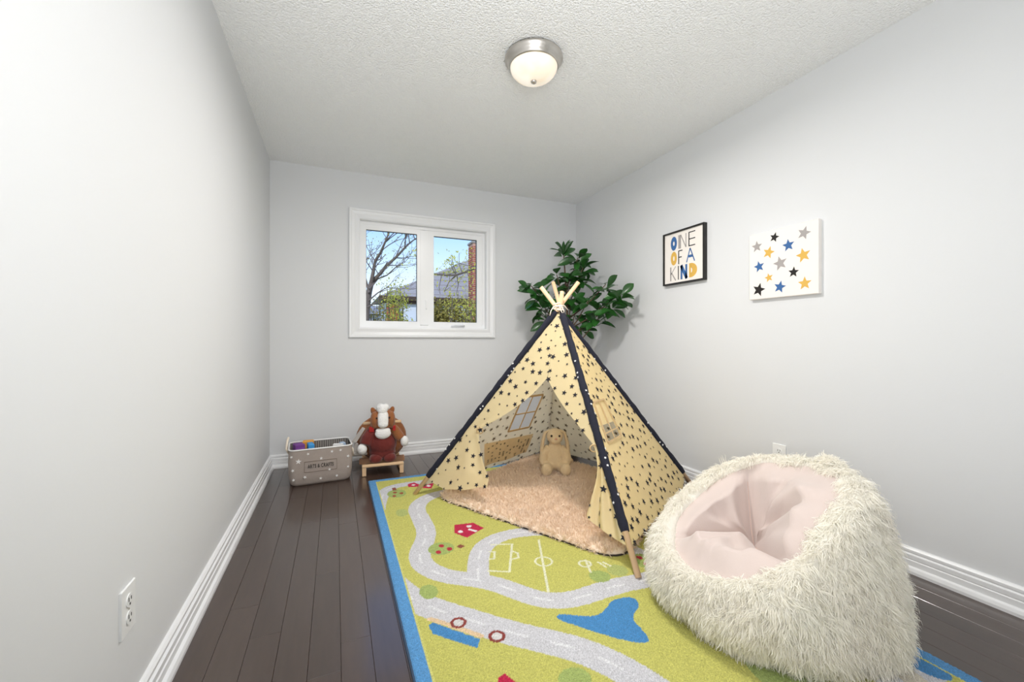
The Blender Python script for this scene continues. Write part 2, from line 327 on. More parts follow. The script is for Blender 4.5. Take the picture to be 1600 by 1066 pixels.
# ------------------------------------------------------------ wall pictures (right wall, facing -X; picture right = -Y)
def picture_axes(Yfar, z0, w, h, X):
    return lambda u, v: Vector((X, Yfar-u*w, z0+(1-v)*h))
FT = 0.030; Y0f, Y1f, Z0f, Z1f = 2.121, 2.508, 1.425, 1.814
pic = thing('framed_print', 'black framed lettering print reading ONE OF A KIND', 'framed print', (XR, (Y0f+Y1f)/2, Z0f))
def child(mb, name, m, parent, smooth=False):
    o = mb.build(name, m, parent, smooth); o.matrix_parent_inverse = parent.matrix_basis.inverted(); return o
fw = 0.011
for c, d in ((((Y0f+fw/2), (Z0f+Z1f)/2), (fw, Z1f-Z0f)), (((Y1f-fw/2), (Z0f+Z1f)/2), (fw, Z1f-Z0f)), (((Y0f+Y1f)/2, Z0f+fw/2), (Y1f-Y0f-2*fw, fw)), (((Y0f+Y1f)/2, Z1f-fw/2), (Y1f-Y0f-2*fw, fw))):
    child(MB().box((XR-FT/2, c[0], c[1]), (FT, d[0], d[1])), 'frame_rail', M_black, pic)
child(MB().box((XR-0.011, (Y0f+Y1f)/2, (Z0f+Z1f)/2), (0.018, Y1f-Y0f-2*fw, Z1f-Z0f-2*fw)), 'print_sheet', M_paper, pic)
PX = XR-0.0202; pa = Y1f-fw; pw_ = Y1f-Y0f-2*fw; ph = Z1f-Z0f-2*fw; pz = Z1f-fw
def letter(polys, m):
    mb = MB()
    for poly in polys:
        if len(poly) == 4: mb.plate(poly, (PX, pa, pz), (0, -pw_, 0), (0, 0, -ph), 0.0006)
        else: mb.plate(poly, (PX, pa, pz), (0, -pw_, 0), (0, 0, -ph), 0.0006)
    child(mb, 'letter', m, pic)
def stroke(x0, y0, x1, y1, w):
    dx, dy = x1-x0, y1-y0; l = math.hypot(dx, dy); nx, ny = -dy/l*w/2, dx/l*w/2
    return [(x0+nx, y0+ny), (x1+nx, y1+ny), (x1-nx, y1-ny), (x0-nx, y0-ny)]
def oval(cx, cy, rx, ry, ix, iy, n=28, half=False):
    out = []; a0, a1 = (-math.pi/2, math.pi/2) if half else (0, 2*math.pi)
    for k in range(n):
        a, c = a0+(a1-a0)*k/n, a0+(a1-a0)*(k+1)/n
        out.append([(cx+rx*math.cos(a), cy+ry*math.sin(a)), (cx+rx*math.cos(c), cy+ry*math.sin(c)), (cx+ix*math.cos(c), cy+iy*math.sin(c)), (cx+ix*math.cos(a), cy+iy*math.sin(a))])
    return out
letter(oval(.25, .205, .083, .14, .022, .045), M_blue)
letter([stroke(.405, .065, .405, .335, .072), stroke(.435, .07, .565, .33, .022), stroke(.57, .065, .57, .335, .024)], M_grey)
letter([stroke(.645, .065, .645, .335, .024), stroke(.64, .07, .80, .07, .020), stroke(.64, .2, .80, .2, .020), stroke(.64, .33, .80, .33, .020)], M_ink)
letter(oval(.25, .505, .083, .137, .02, .05), M_mustard)
letter([stroke(.38, .37, .38, .64, .024), stroke(.375, .377, .48, .377, .020), stroke(.375, .505, .46, .505, .020)], M_ink)
letter([stroke(.675, .375, .585, .64, .024), stroke(.675, .375, .785, .64, .024), stroke(.635, .53, .735, .53, .05)], M_blue)
letter([stroke(.165, .67, .165, .95, .036), stroke(.30, .67, .17, .82, .018), stroke(.19, .79, .30, .95, .026)], M_grey)
letter([stroke(.372, .67, .372, .945, .024)], M_ink)
letter([stroke(.455, .67, .455, .95, .05), stroke(.445, .675, .59, .945, .07), stroke(.578, .67, .578, .95, .05)], M_blue)
letter(oval(.69, .805, .155, .137, .035, .05, half=True)+[stroke(.672, .668, .672, .942, .045)], M_mustard)

cvs = thing('canvas_print', 'unframed square canvas printed with scattered coloured stars', 'canvas print', (XR, 1.585, 1.254))
CT = 0.026; c0, c1, cz0, cz1 = 1.391, 1.784, 1.254, 1.643
child(MB().box((XR-CT/2, (c0+c1)/2, (cz0+cz1)/2), (CT, c1-c0, cz1-cz0), bev=0.003), 'stretched_canvas', M_cv, cvs)
ST = [(928, 288, 48, 'g'), (1102, 210, 42, 'k'), (1340, 187, 55, 'g'), (1048, 338, 52, 'y'), (1222, 282, 52, 'b'), (1335, 372, 60, 'y'), (952, 458, 48, 'b'), (1153, 432, 60, 'g'), (1050, 552, 38, 'y'), (1263, 510, 45, 'k'), (948, 655, 57, 'k'), (1150, 632, 52, 'b'), (1345, 607, 55, 'y')]
for x, y, r, c in ST:
    u = (x-845)/592; top = 195-120*u; bot = 745-50*u; v = (y-top)/(bot-top); rr = r/(bot-top)*0.389*1.04; uu = u/(1.0+0.28*(1-u)*0.6)
    k = MB().plate(star_pts(rr, 0.44, random.uniform(-0.35, 0.35)), (XR-CT-0.0002, c1-uu*(c1-c0), cz1-v*(cz1-cz0)), (0, -1, 0), (0, 0, 1), 0.0006)
    child(k, 'star', {'g': M_grey, 'k': M_ink, 'y': M_mustard, 'b': M_blue}[c], cvs)

# ------------------------------------------------------------ outlets
M_plast = mat('white_plastic', (0.87, 0.875, 0.87, 1), 0.3, noise=(5, 0.01))
M_slot = mat('outlet_slot', srgb(70, 68, 66), 0.6, noise=(5, 0.05))
def outlet(X, Y, z, sgn, label):
    t = thing('wall_outlet', label, 'outlet', (X, Y, z), 0 if sgn > 0 else math.pi, group='wall outlets')
    MB().box((0.003, 0, 0), (0.006, 0.076, 0.120), bev=0.003).build('cover_plate', M_plast, t)
    for dz in (-0.021, 0.021):
        k = MB().lathe([(0.0, 0.0), (0.0165, 0.0), (0.0165, -0.003), (0.0, -0.003)], n=20); V = k.V[0]; k.V[0] = np.stack([0.0072+V[:, 2]*-0.0-0.0+(-V[:, 2]), V[:, 0], V[:, 1]+dz], 1)-np.array([0.002, 0, 0])
        so = k.build('socket', M_plast, t)
        for sy, hh in ((-0.0065, 0.010), (0.0065, 0.008)): MB().box((0.0085, sy, dz+0.004), (0.001, 0.0024, hh)).build('slot', M_slot, so)
        MB().box((0.0085, 0, dz-0.0085), (0.001, 0.005, 0.005)).build('slot', M_slot, so)
    MB().ball((0.0062, 0, 0), (0.0015, 0.003, 0.003), nu=10, nv=6).build('screw', M_nickel, t)
outlet(XL, 1.333, 0.342, 1, 'white duplex outlet low on the left wall near the camera')
outlet(XR, 1.615, 0.362, -1, 'white outlet on the right wall just above the bean bag')

# ------------------------------------------------------------ play rug
RX0, RX1, RY0, RY1 = 0.213, 1.752, 0.40, 3.165
pit = 0.0036; xs = np.arange(RX0, RX1+1e-6, pit); ys = np.arange(RY0, RY1+1e-6, pit); GX, GY = np.meshgrid(xs, ys)
def segd(pts):
    D = np.full(GX.shape, 9.0); S = np.zeros(GX.shape); acc = 0
    for (x0, y0), (x1, y1) in zip(pts[:-1], pts[1:]):
        dx, dy = x1-x0, y1-y0; l2 = dx*dx+dy*dy+1e-12; t = np.clip(((GX-x0)*dx+(GY-y0)*dy)/l2, 0, 1); d = np.hypot(GX-x0-t*dx, GY-y0-t*dy)
        u = d < D; D[u] = d[u]; S[u] = (acc+t*math.sqrt(l2))[u]; acc += math.sqrt(l2)
    return D, S
def inpoly(pts):
    c = np.zeros(GX.shape, bool); n = len(pts)
    for i in range(n):
        x0, y0 = pts[i]; x1, y1 = pts[(i+1) % n]
        if y0 == y1: continue
        c ^= ((y0 > GY) != (y1 > GY)) & (GX < (x1-x0)*(GY-y0)/(y1-y0)+x0)
    return c
def smooth(pts, n=3):
    for _ in range(n): pts = [pts[0]]+[q for a, c in zip(pts[:-1], pts[1:]) for q in ((a[0]*.75+c[0]*.25, a[1]*.75+c[1]*.25), (a[0]*.25+c[0]*.75, a[1]*.25+c[1]*.75))]+[pts[-1]]
    return pts
RC = np.zeros(GX.shape+(4,)); RC[...] = srgb(196, 193, 104)
def paint(mask, rgb): RC[mask] = srgb(*rgb)
GREY = (206, 205, 209)
roadA = [(1.05, 2.85), (0.825, 2.753), (0.686, 2.732), (0.56, 2.697), (0.476, 2.616), (0.437, 2.505), (0.443, 2.358), (0.441, 2.204), (0.411, 2.102), (0.37, 2.015), (0.352, 1.921), (0.375, 1.831), (0.438, 1.744), (0.532, 1.684), (0.607, 1.618), (0.652, 1.555), (0.717, 1.465), (0.78, 1.421), (0.872, 1.404), (1.008, 1.416), (1.122, 1.411), (1.211, 1.399), (1.50, 1.42), (1.74, 1.5)]
roadB = [(0.55, 1.677), (0.598, 1.824), (0.643, 1.914), (0.706, 1.971), (0.787, 2.004), (0.896, 2.005), (1.041, 1.96), (1.2, 1.86), (1.3, 1.7), (1.32, 1.42)]
roadC = [(0.235, 2.60), (0.249, 2.70), (0.279, 2.815), (0.306, 2.917), (0.353, 2.964), (0.433, 2.986), (0.566, 2.988), (0.743, 2.97), (1.1, 3.02), (1.5, 2.9), (1.74, 2.7)]
roadD = [(0.19, 1.87), (0.225, 1.76), (0.274, 1.645), (0.334, 1.56), (0.456, 1.432), (0.534, 1.345), (0.641, 1.25), (0.718, 1.18), (0.768, 1.115), (0.815, 1.03), (0.85, 0.93), (0.9, 0.75), (1.1, 0.62), (1.45, 0.66), (1.74, 0.72)]
for pts, w in ((roadB, .048), (roadA, .050), (roadC, .040), (roadD, .058)):
    D, S = segd(smooth(pts)); paint(D < w, GREY)
for pts in (roadA, roadB, roadC, roadD):
    D, S = segd(smooth(pts)); paint((D < .0052) & ((S % .16) < .085), (224, 224, 226))
def ell(x, y, rx, ry, rgb): paint(((GX-x)/rx)**2+((GY-y)/ry)**2 < 1, rgb)
OL = (162, 178, 104)
ell(.468, 1.995, .062, .062, OL); ell(.369, 2.827, .06, .075, OL); ell(.355, 2.499, .034, .055, (176, 184, 112)); ell(.342, 1.671, .036, .05, OL)
ell(1.033, 1.50, .045, .045, OL); ell(1.13, 1.509, .045, .045, (176, 184, 112)); ell(1.29, 1.53, .06, .06, OL); ell(.65, 1.071, .05, .045, OL); ell(.34, 1.0, .05, .05, OL)
for x, y in ((.475, 2.02), (.504, 1.975), (.448, 1.966), (.36, 2.85), (.397, 2.821), (.348, 2.786), (1.29, 1.558), (1.282, 1.501), (1.33, 1.53)):
    ell(x, y, .0125, .017, (178, 46, 62) if y < 2.5 else (160, 84, 58))
for pts in ([(.54, 1.985), (.565, 2.0), (.58, 1.975), (.555, 1.96)], [(.35, 2.945), (.375, 2.945), (.378, 2.89), (.352, 2.89)]): paint(inpoly(pts), (138, 78, 60))
house = [(0.594, 2.223), (0.695, 2.211), (0.729, 2.125), (0.614, 2.054), (0.569, 2.131)]; paint(inpoly(house), (188, 36, 72))
ell(.662, 2.177, .014, .015, (236, 226, 226)); ell(.603, 2.132, .013, .015, (236, 226, 226)); paint(inpoly([(.642, 2.14), (.655, 2.15), (.69, 2.108), (.675, 2.096)]), (236, 226, 226))
for pts in ([(.462, 2.985), (.512, 2.998), (.535, 2.95), (.523, 2.90), (.46, 2.92)], [(.575, 2.985), (.622, 2.985), (.632, 2.92), (.597, 2.83), (.545, 2.865)]): paint(inpoly(pts), (196, 44, 78))
ell(.59, 2.89, .014, .02, (236, 226, 226)); ell(.497, 2.95, .012, .014, (236, 226, 226))
WL = (226, 226, 196)
def line(pts, w=.0052, rgb=WL): paint(segd(pts)[0] < w, rgb)
def circle(x, y, r, w, rgb): d = np.hypot(GX-x, GY-y); paint(abs(d-r) < w, rgb)
line([(.939, 1.892), (.781, 1.488)]); circle(.868, 1.699, .038, .005, WL); line([(.701, 1.938), (.799, 1.904), (.693, 1.68), (.611, 1.722)]); line([(.672, 1.875), (.694, 1.866), (.669, 1.806), (.65, 1.814)])
line([(.772, 1.84), (.79, 1.815), (.775, 1.77), (.745, 1.77)]); line([(1.049, 1.635), (1.014, 1.54)]); circle(1.03, 1.61, .026, .005, WL); line([(1.112, 1.59), (1.124, 1.55)]); line([(1.092, 1.60), (1.10, 1.552)])
pond = [(0.736, 1.341), (0.755, 1.351), (0.807, 1.317), (0.871, 1.285), (0.932, 1.308), (0.975, 1.343), (1.042, 1.343), (1.073, 1.315), (1.053, 1.27), (1.01, 1.25), (0.978, 1.216), (0.977, 1.171), (0.971, 1.128), (0.955, 1.106), (0.919, 1.121), (0.884, 1.15), (0.823, 1.213), (0.778, 1.27), (0.735, 1.323)]
BL = (74, 138, 192); paint(inpoly(smooth(pond+[pond[0]], 2)), BL)
paint(segd([(.312, 1.505), (.375, 1.44), (.454, 1.35)])[0] < .010, (224, 196, 158)); paint(inpoly([(.300, 1.474), (.318, 1.482), (.446, 1.339), (.424, 1.302), (.305, 1.425)]), BL)
circle(.401, 1.446, .0235, .0055, (138, 62, 56)); circle(.502, 1.329, .0235, .0055, (138, 62, 56))
for x, y in ((.401, 1.446), (.502, 1.329)): ell(x, y, .018, .018, (214, 210, 208))
paint(inpoly([(.445, 1.165), (.468, 1.172), (.49, 1.12), (.48, 1.03), (.40, 1.0), (.41, 1.1)]), (188, 36, 72)); ell(.415, 1.15, .008, .010, (138, 60, 56))
ell(1.55, .95, .06, .06, (214, 206, 190)); ell(1.25, .85, .1, .12, OL); ell(1.67, .70, .04, .06, BL); line([(1.74, .95), (1.62, .86), (1.55, .62)], .035, (214, 206, 190))
bd = np.minimum(np.minimum(GX-RX0, RX1-GX), np.minimum(GY-RY0, RY1-GY))
paint(bd < .050, (92, 152, 204)); paint((bd >= .050) & (bd < .056), (206, 204, 120))
RC[..., :3] *= (1+rng.normal(0, .07, GX.shape))[..., None]; RC = np.clip(RC, 0, 1)
GZ = .0105+.0012*rng.normal(0, 1, GX.shape).clip(-1.5, 1.5); GZ[bd < .004] = .004
RP = np.stack([GX, GY, GZ], -1)
i_ = np.arange(GX.size).reshape(GX.shape); q = np.stack([i_[:-1, :-1], i_[:-1, 1:], i_[1:, 1:], i_[1:, :-1]], -1).reshape(-1, 4)
M_rug = mat('printed_rug_pile', (1, 1, 1, 1), 0.95, spec=0.05, bump=(420, 0.6, 0.006), sheen=0.1)
nt = M_rug.node_tree; at_ = nt.nodes.new('ShaderNodeAttribute'); at_.attribute_name = 'pile_colour'
nz = nt.nodes.new('ShaderNodeTexNoise'); nz.inputs['Scale'].default_value = 260; nz.inputs['Detail'].default_value = 3; tcn = nt.nodes.new('ShaderNodeTexCoord'); nt.links.new(tcn.outputs['Object'], nz.inputs[0])
mr = nt.nodes.new('ShaderNodeMapRange'); mr.inputs[1].default_value = .3; mr.inputs[2].default_value = .7; mr.inputs[3].default_value = .72; mr.inputs[4].default_value = 1.18; nt.links.new(nz.outputs['Fac'], mr.inputs[0])
vm = nt.nodes.new('ShaderNodeVectorMath'); vm.operation = 'SCALE'; nt.links.new(at_.outputs['Color'], vm.inputs[0]); nt.links.new(mr.outputs[0], vm.inputs['Scale']); nt.links.new(vm.outputs[0], nt.nodes['Principled BSDF'].inputs['Base Color'])
rug = thing('play_rug', 'green printed road map play rug with blue border under the tent', 'rug', ((RX0+RX1)/2, (RY0+RY1)/2, 0))
o = raw_mesh('pile', RP.reshape(-1, 3)-np.array(rug.location), [q], M_rug, rug)
ca = o.data.color_attributes.new('pile_colour', 'FLOAT_COLOR', 'POINT'); ca.data.foreach_set('color', RC.astype(np.float32).ravel())
k = MB(); k.box((0, 0, .0030), (RX1-RX0+.004, RY1-RY0+.004, .0055), bev=.001); k.build('bound_edge', mat('rug_binding', srgb(52, 70, 92), .9, noise=(200, .2)), rug)

# ------------------------------------------------------------ fluffy mat
Z0 = 0.0125
mc = [Vector((.585, 2.66)), Vector((1.185, 1.565)), Vector((2.075, 2.10)), Vector((1.62, 3.27))]
def rounded(pts, r, n=8):
    out = []; m = len(pts)
    for i in range(m):
        p, a, c = pts[i], pts[i-1], pts[(i+1) % m]; d0 = (a-p).normalized(); d1 = (c-p).normalized(); A_, C_ = p+d0*r, p+d1*r
        for k in range(n+1): t = k/n; out.append(A_*(1-t)**2+p*2*t*(1-t)+C_*t*t)
    return out
MO = rounded(mc, .14); seg = []
for i in range(len(MO)):
    a, c = MO[i], MO[(i+1) % len(MO)]; nseg = max(1, int((c-a).length/.04))
    for k in range(nseg): seg.append(a.lerp(c, k/nseg))
MO = np.array([(v.x, v.y) for v in seg]); mcn = MO.mean(0)
fs = [1.0, 1.0, .992, .975, .94, .8, .6, .4, .2, .02]; fz = [.002, .010, .016, .020, .022, .022, .022, .022, .022, .022]
MP = np.stack([np.concatenate([mcn+(MO-mcn)*f, np.full((len(MO), 1), Z0+z)], 1) for f, z in zip(fs, fz)]); MP = np.concatenate([MP, MP[:, :1]], 1)
fm = thing('fluffy_mat', 'beige fluffy floor mat inside the play tent', 'mat', (float(mcn[0]), float(mcn[1]), Z0))
inv = lambda o: Matrix(o.matrix_basis).inverted()
M_matfur = mat('beige_plush', srgb(251, 230, 209), .95, noise=(7, .07), transl=.15, spec=.05)
o = grid_mesh('plush_pad', MP, M_matfur, fm); o.matrix_parent_inverse = inv(fm)
k = MB(); V = [(x, y, Z0+z) for z in (.0005, .0045) for x, y in (mcn+(MO-mcn)*1.011)]; n = len(MO); k.add(V, [(i, (i+1) % n, n+(i+1) % n, n+i) for i in range(n)]+[tuple(range(n, 2*n)), tuple(range(n-1, -1, -1))])
o = k.build('backing', mat('dark_backing', srgb(52, 44, 42), .9, noise=(90, .2)), fm); o.matrix_parent_inverse = inv(fm)
nn = grid_normals(MP); nn = np.where(nn[..., 2:3] < -.3, -nn, nn); p_, n_ = sample_surface(MP, nn, 15000); n_[:, 2] = np.abs(n_[:, 2])
o = fur('pile', p_, n_, M_matfur, fm, per=6, length=.022, width=.0024, lay=.60, droop=.1, spread=.0045, wave=.22); o.matrix_parent_inverse = inv(fm)

# ------------------------------------------------------------ play tent
PL, PF, PR, PB = (np.array(v) for v in ((.475, 2.768, .012), (1.174, 1.423, .012), (2.252, 2.150, .0), (1.745, 3.345, .0)))
AP = np.array((1.366, 2.458, 1.222))
tent = thing('play_tent', 'cream star-print teepee play tent with navy edges and tied-back door', 'tent', (1.366, 2.458, .012))
TI = inv(tent)
def tchild(o): o.matrix_parent_inverse = TI; return o
pole_pts = {}
for key, P, ext, off in (('L', PL, 1.145, (-.012, -.016, 0)), ('F', PF, 1.165, (.022, .004, 0)), ('R', PR, 1.12, (.004, .018, 0)), ('B', PB, 1.085, (.012, -.012, 0))):
    a = AP+np.array(off)*.9; pole_pts[key] = (P, a)
    if key == 'B': P = P+np.array((.012, .030, 0)); a = a+np.array((.006, .014, 0))
    d = a-P; tchild(MB().tube([P+d*0, P+d*.5, P+d*ext], .0135, 14).build('pole', M_pine, tent, True))
def pole(key, t): P, a = pole_pts[key]; return P+(a-P)*np.asarray(t)[..., None]
for key, t0 in (('L', .092), ('F', .115), ('R', .095), ('B', .06)):
    P, a = pole_pts[key]; ts = np.linspace(t0, .985, 40); pts = pole(key, ts)+(np.array((.012, .030, 0)) if key == 'B' else 0); rr = [.021*(1+.08*math.sin(i*2.1)+.05*math.sin(i*.9)) for i in range(40)]
    rr[0] = .019; rr[-1] = .014
    sl = tchild(MB().tube(pts, rr, 14, cap=False).build('pole_sleeve', M_navy, tent, True))
    k = MB(); ax = Vector(a-P).normalized(); s1 = ax.cross(Vector((0, 0, 1))).normalized(); s2 = s1.cross(ax)
    for i in range(34 if key != 'B' else 0):
        t = .12+.85*(i+random.random()*.5)/46; th = random.uniform(0, 6.28); nrm = s1*math.cos(th)+s2*math.sin(th); tg = ax.cross(nrm)
        c = Vector(P+(a-P)*t)+nrm*.0228; k.plate(star_pts(.0075, .42, random.uniform(0, 6)), c, tg, nrm.cross(tg), .0008)
    if k.V: o = tchild(k.build('star_print', M_white, tent)); o['kind'] = 'stuff'
def panel(name, ka, kb, hem, sag=.02, cols=None, top=.985, nq=64, edge0=None, edge1=None, nw=28, fold=None, skip=None, dens=.054, interior=True, tcuts=None, starskip=None, fabric=None):
    """surface between two poles; edge0/edge1 give s limits as functions of t; hem(w) -> t of lower edge"""
    w = np.linspace(0, 1, nw) if cols is None else cols
    e0 = edge0 or (lambda t: 0*t); e1 = edge1 or (lambda t: 0*t+1)
    nrm = np.cross(pole_pts[kb][0]-pole_pts[ka][0], AP-pole_pts[ka][0]); nrm /= np.linalg.norm(nrm)
    cen = np.mean([PL, PF, PR, PB], 0)
    if np.dot(nrm, pole_pts[ka][0]-cen) < 0: nrm = -nrm
    def surf(W, Q):
        th = hem(W); tt = th+(top-th)*Q
        if tcuts is not None: tt = np.where(Q*0+tt < 0, tt, tt)
        s = e0(tt)+(e1(tt)-e0(tt))*W
        pa_, pb_ = pole(ka, tt), pole(kb, tt); X = pa_+(pb_-pa_)*s[..., None]
        dep = -sag*np.sin(np.pi*np.clip(s, 0, 1))*(1-tt)**.7*np.sin(np.pi*np.clip(tt, 0, 1)*.9+.25)
        if fold is not None: dep = dep+fold(W, tt)
        return X+nrm*dep[..., None], tt, s
    qs = np.linspace(0, 1, nq)
    W, Q = np.meshgrid(w, qs); X, TT, SS = surf(W, Q)
    sk = None
    if skip is not None:
        cT = (TT[:-1, :-1]+TT[1:, 1:])/2; cS = (SS[:-1, :-1]+SS[1:, 1:])/2; sk = skip(cS, cT)
    o = tchild(grid_mesh(name, X, fabric or M_canvas, tent, True, sk))
    if interior == 'lit_sheet': grid_mesh('lining', X-nrm*.004, M_litcanvas, o, True, sk)  # added inner sheet, its pale colour stands in for light inside the tent
    lo = .0066 if interior == 'lit_sheet' else .0022
    acc = []; ko, ki = MB(), MB(); tries = 0; ec = 3e-3
    cand = rng.random((2600, 2)); CX, CT_, CS = surf(cand[:, 0], cand[:, 1]**1.25)
    DU = surf(np.clip(cand[:, 0]+ec, 0, 1), cand[:, 1]**1.25)[0]-surf(np.clip(cand[:, 0]-ec, 0, 1), cand[:, 1]**1.25)[0]
    DV = surf(cand[:, 0], np.clip(cand[:, 1]**1.25+ec, 0, 1))[0]-surf(cand[:, 0], np.clip(cand[:, 1]**1.25-ec, 0, 1))[0]
    for i in range(len(cand)):
        c = CX[i]
        if starskip is not None and starskip(CS[i], CT_[i]): continue
        if any(abs(c[0]-a[0]) < dens and abs(c[1]-a[1]) < dens and np.sum((c-a)**2) < dens*dens for a in acc): continue
        acc.append(c); r = random.choice((.0205, .0175, .015, .0085, .007)); du = Vector(DU[i]).normalized(); n3 = du.cross(Vector(DV[i])).normalized()
        if n3.dot(Vector(nrm)) < 0: n3 = -n3
        ay = n3.cross(du).normalized(); 
        if ay.z < 0: ay = -ay
        ax_ = ay.cross(n3); rt = random.uniform(-.5, .5)
        ko.plate(star_pts(r, .42, rt), Vector(c)+n3*.0022, ax_, ay, .0006)
        if interior: ki.plate(star_pts(r, .42, -rt), Vector(c)-n3*lo, -ax_, ay, .0006)
    so = ko.build('star_print', M_starprint, o); so['kind'] = 'stuff'
    if interior and ki.V: si = ki.build('star_print_inside', M_starinside, o); si['kind'] = 'stuff'
    return o, surf, nrm
ip = lambda xs_, ys_: (lambda t: np.interp(t, xs_, ys_))
# front: two halves with tied-back door flaps
EL = ip([0, .10, .16, .25, .335, .37, .45, .55, .637, .70, 1], [.36, .345, .33, .22, .135, .135, .265, .43, .565, .575, .58])
ER = ip([0, .09, .135, .20, .30, .355, .38, .45, .55, .637, .70, 1], [.83, .83, .84, .875, .94, .958, .955, .87, .715, .575, .576, .581])
def foldL(W, t): g = np.clip((.36-t)/.2, 0, 1); return .022*g*np.sin(W*13+.5)*W**2+.012*np.sin(W*9)*W*np.exp(-((t-.36)/.06)**2)-.05*g*W**6
def foldR(W, t): g = np.clip((.37-t)/.12, 0, 1); return .020*g*np.sin((1-W)*15+.3)*(1-W*.4)*(W < 1)*(1-np.clip((W-.8)/.2, 0, 1))-.05*g*(1-W)**2
hemL = lambda W: np.interp(W, [0, .12, .4, .7, .86, 1], [.088, .074, .062, .085, .115, .125])
hemR = lambda W: np.interp(W, [0, .2, .45, .7, 1], [.128, .112, .10, .085, .075])
panel('door_flap', 'L', 'F', hemL, sag=.012, edge1=EL, fold=foldL, nw=44, nq=90)
panel('door_flap', 'L', 'F', hemR, sag=.012, edge0=ER, fold=foldR, nw=44, nq=90, dens=.054)
# left panel with window
sl_, sr_ = .500, ip([.1, .275, .49, .9], [.735, .735, .826, .826]); tl, th_ = .272, .492
inwinL = lambda s, t: (t > tl) & (t < th_) & (s > sl_) & (s < sr_(t))
hem2 = lambda W: .042+.012*np.sin(W*math.pi)*-1
qn = 161
oL, sL, nL = panel('side_panel', 'L', 'B', hem2, fabric=M_litcanvas, sag=.0, nw=141, nq=qn, skip=inwinL, starskip=lambda s, t: (tl-.02 < t < th_+.02) and (sl_-.02 < s < sr_(t)+.02))
M_tape = mat('tan_cotton_tape', srgb(214, 184, 138), .9, noise=(40, .08), transl=.2)
def st_point(ka, kb, s, t): a, c = pole(ka, np.array(t)), pole(kb, np.array(t)); return a+(c-a)*s
def tape(ka, kb, pts, w, off, nr, name='window_tape', parent=None):
    P3 = [Vector(st_point(ka, kb, s, t)+nr*off) for s, t in pts]; k = MB()
    for a, c in zip(P3[:-1], P3[1:]):
        d = (c-a).normalized(); sd = d.cross(Vector(nr)).normalized(); k.plate([(0, -w/2), (1, -w/2), (1, w/2), (0, w/2)], a-Vector(nr)*.0015, c-a, sd, .003)
    return tchild(k.build(name, M_tape, tent))
cn = [(sl_, tl), (sr_(tl), tl), (sr_(th_), th_), (sl_, th_)]
for i in range(4): tape('L', 'B', [cn[i], cn[(i+1) % 4]], .016, 0, nL)
midt = (tl+th_)/2; tape('L', 'B', [(sl_, midt), (float(sr_(midt)), midt)], .010, 0, nL, 'window_bar')
tape('L', 'B', [((sl_+float(sr_(tl)))/2, tl), ((sl_+float(sr_(th_)))/2, th_)], .010, 0, nL, 'window_bar')
def quad_sheet(name, ka, kb, c4, off, nr, m=M_canvas, stars=0, n=14, rip=.006):
    u, v = np.meshgrid(np.linspace(0, 1, n), np.linspace(0, 1, n)); g = np.zeros((n, n, 3)); C4 = [st_point(ka, kb, s, t)+nr*(o_) for (s, t), o_ in zip(c4, off)]
    g = (C4[0]*(1-u)[..., None]+C4[1]*u[..., None])*(1-v)[..., None]+(C4[3]*(1-u)[..., None]+C4[2]*u[..., None])*v[..., None]
    g = g+nr*(rip*np.sin(u*9+v*2)*(1-v))[..., None]
    o = tchild(grid_mesh(name, g, m, tent)); k = MB()
    for _ in range(stars):
        a, c = rng.integers(1, n-1, 2); pc = Vector(g[a, c]); du = Vector(g[a, c]-g[a, c-1]).normalized(); n3 = Vector(nr); ay = n3.cross(du).normalized()
        k.plate(star_pts(.010, .42, random.random()), pc-n3*.003, du, -ay, .0006); k.plate(star_pts(.010, .42, random.random()), pc+n3*.003, du, ay, .0006)
    if stars: s_ = k.build('star_print', M_starinside, o); s_['kind'] = 'stuff'
    return o
M_cover = mat('tan_canvas', srgb(240, 216, 172), .9, noise=(30, .06), transl=.3)
quad_sheet('window_cover', 'L', 'B', [(.40, .066), (.755, .085), (.80, .215), (.30, .225)], (-.02, -.02, -.008, -.008), nL, M_cover, 60)
# back panel and right panel
panel('side_panel', 'B', 'R', fabric=M_litcanvas, hem=lambda W: .045-.008*np.sin(W*math.pi), sag=.012)
wl, wh, t0r, t1r = .13, .40, .375, .535
inwinR = lambda s, t: (t > t0r) & (t < .44) & (s > wl) & (s < wh)
hem3 = lambda W: .075-.012*np.sin(W*math.pi)-.02*np.exp(-((W-.82)/.12)**2)+.012*np.clip((W-.93)/.07, 0, 1)
oR, sR, nR = panel('side_panel', 'F', 'R', hem3, interior='lit_sheet', sag=.006, nw=81, nq=129, skip=inwinR, dens=.048, starskip=lambda s, t: (t0r-.02 < t < t1r+.01) and (wl-.03 < s < wh+.03))
for a, c in (((wl, t0r), (wl, t1r)), ((wh, t0r), (wh, t1r)), ((wl, t0r), (wh, t0r)), ((wl, t1r), (wh, t1r))): tape('F', 'R', [a, c], .010, .006, nR)
tape('F', 'R', [((wl+wh)/2, t0r), ((wl+wh)/2, t1r)], .008, .006, nR, 'window_bar'); tape('F', 'R', [(wl, .408), (wh, .408)], .008, .006, nR, 'window_bar')
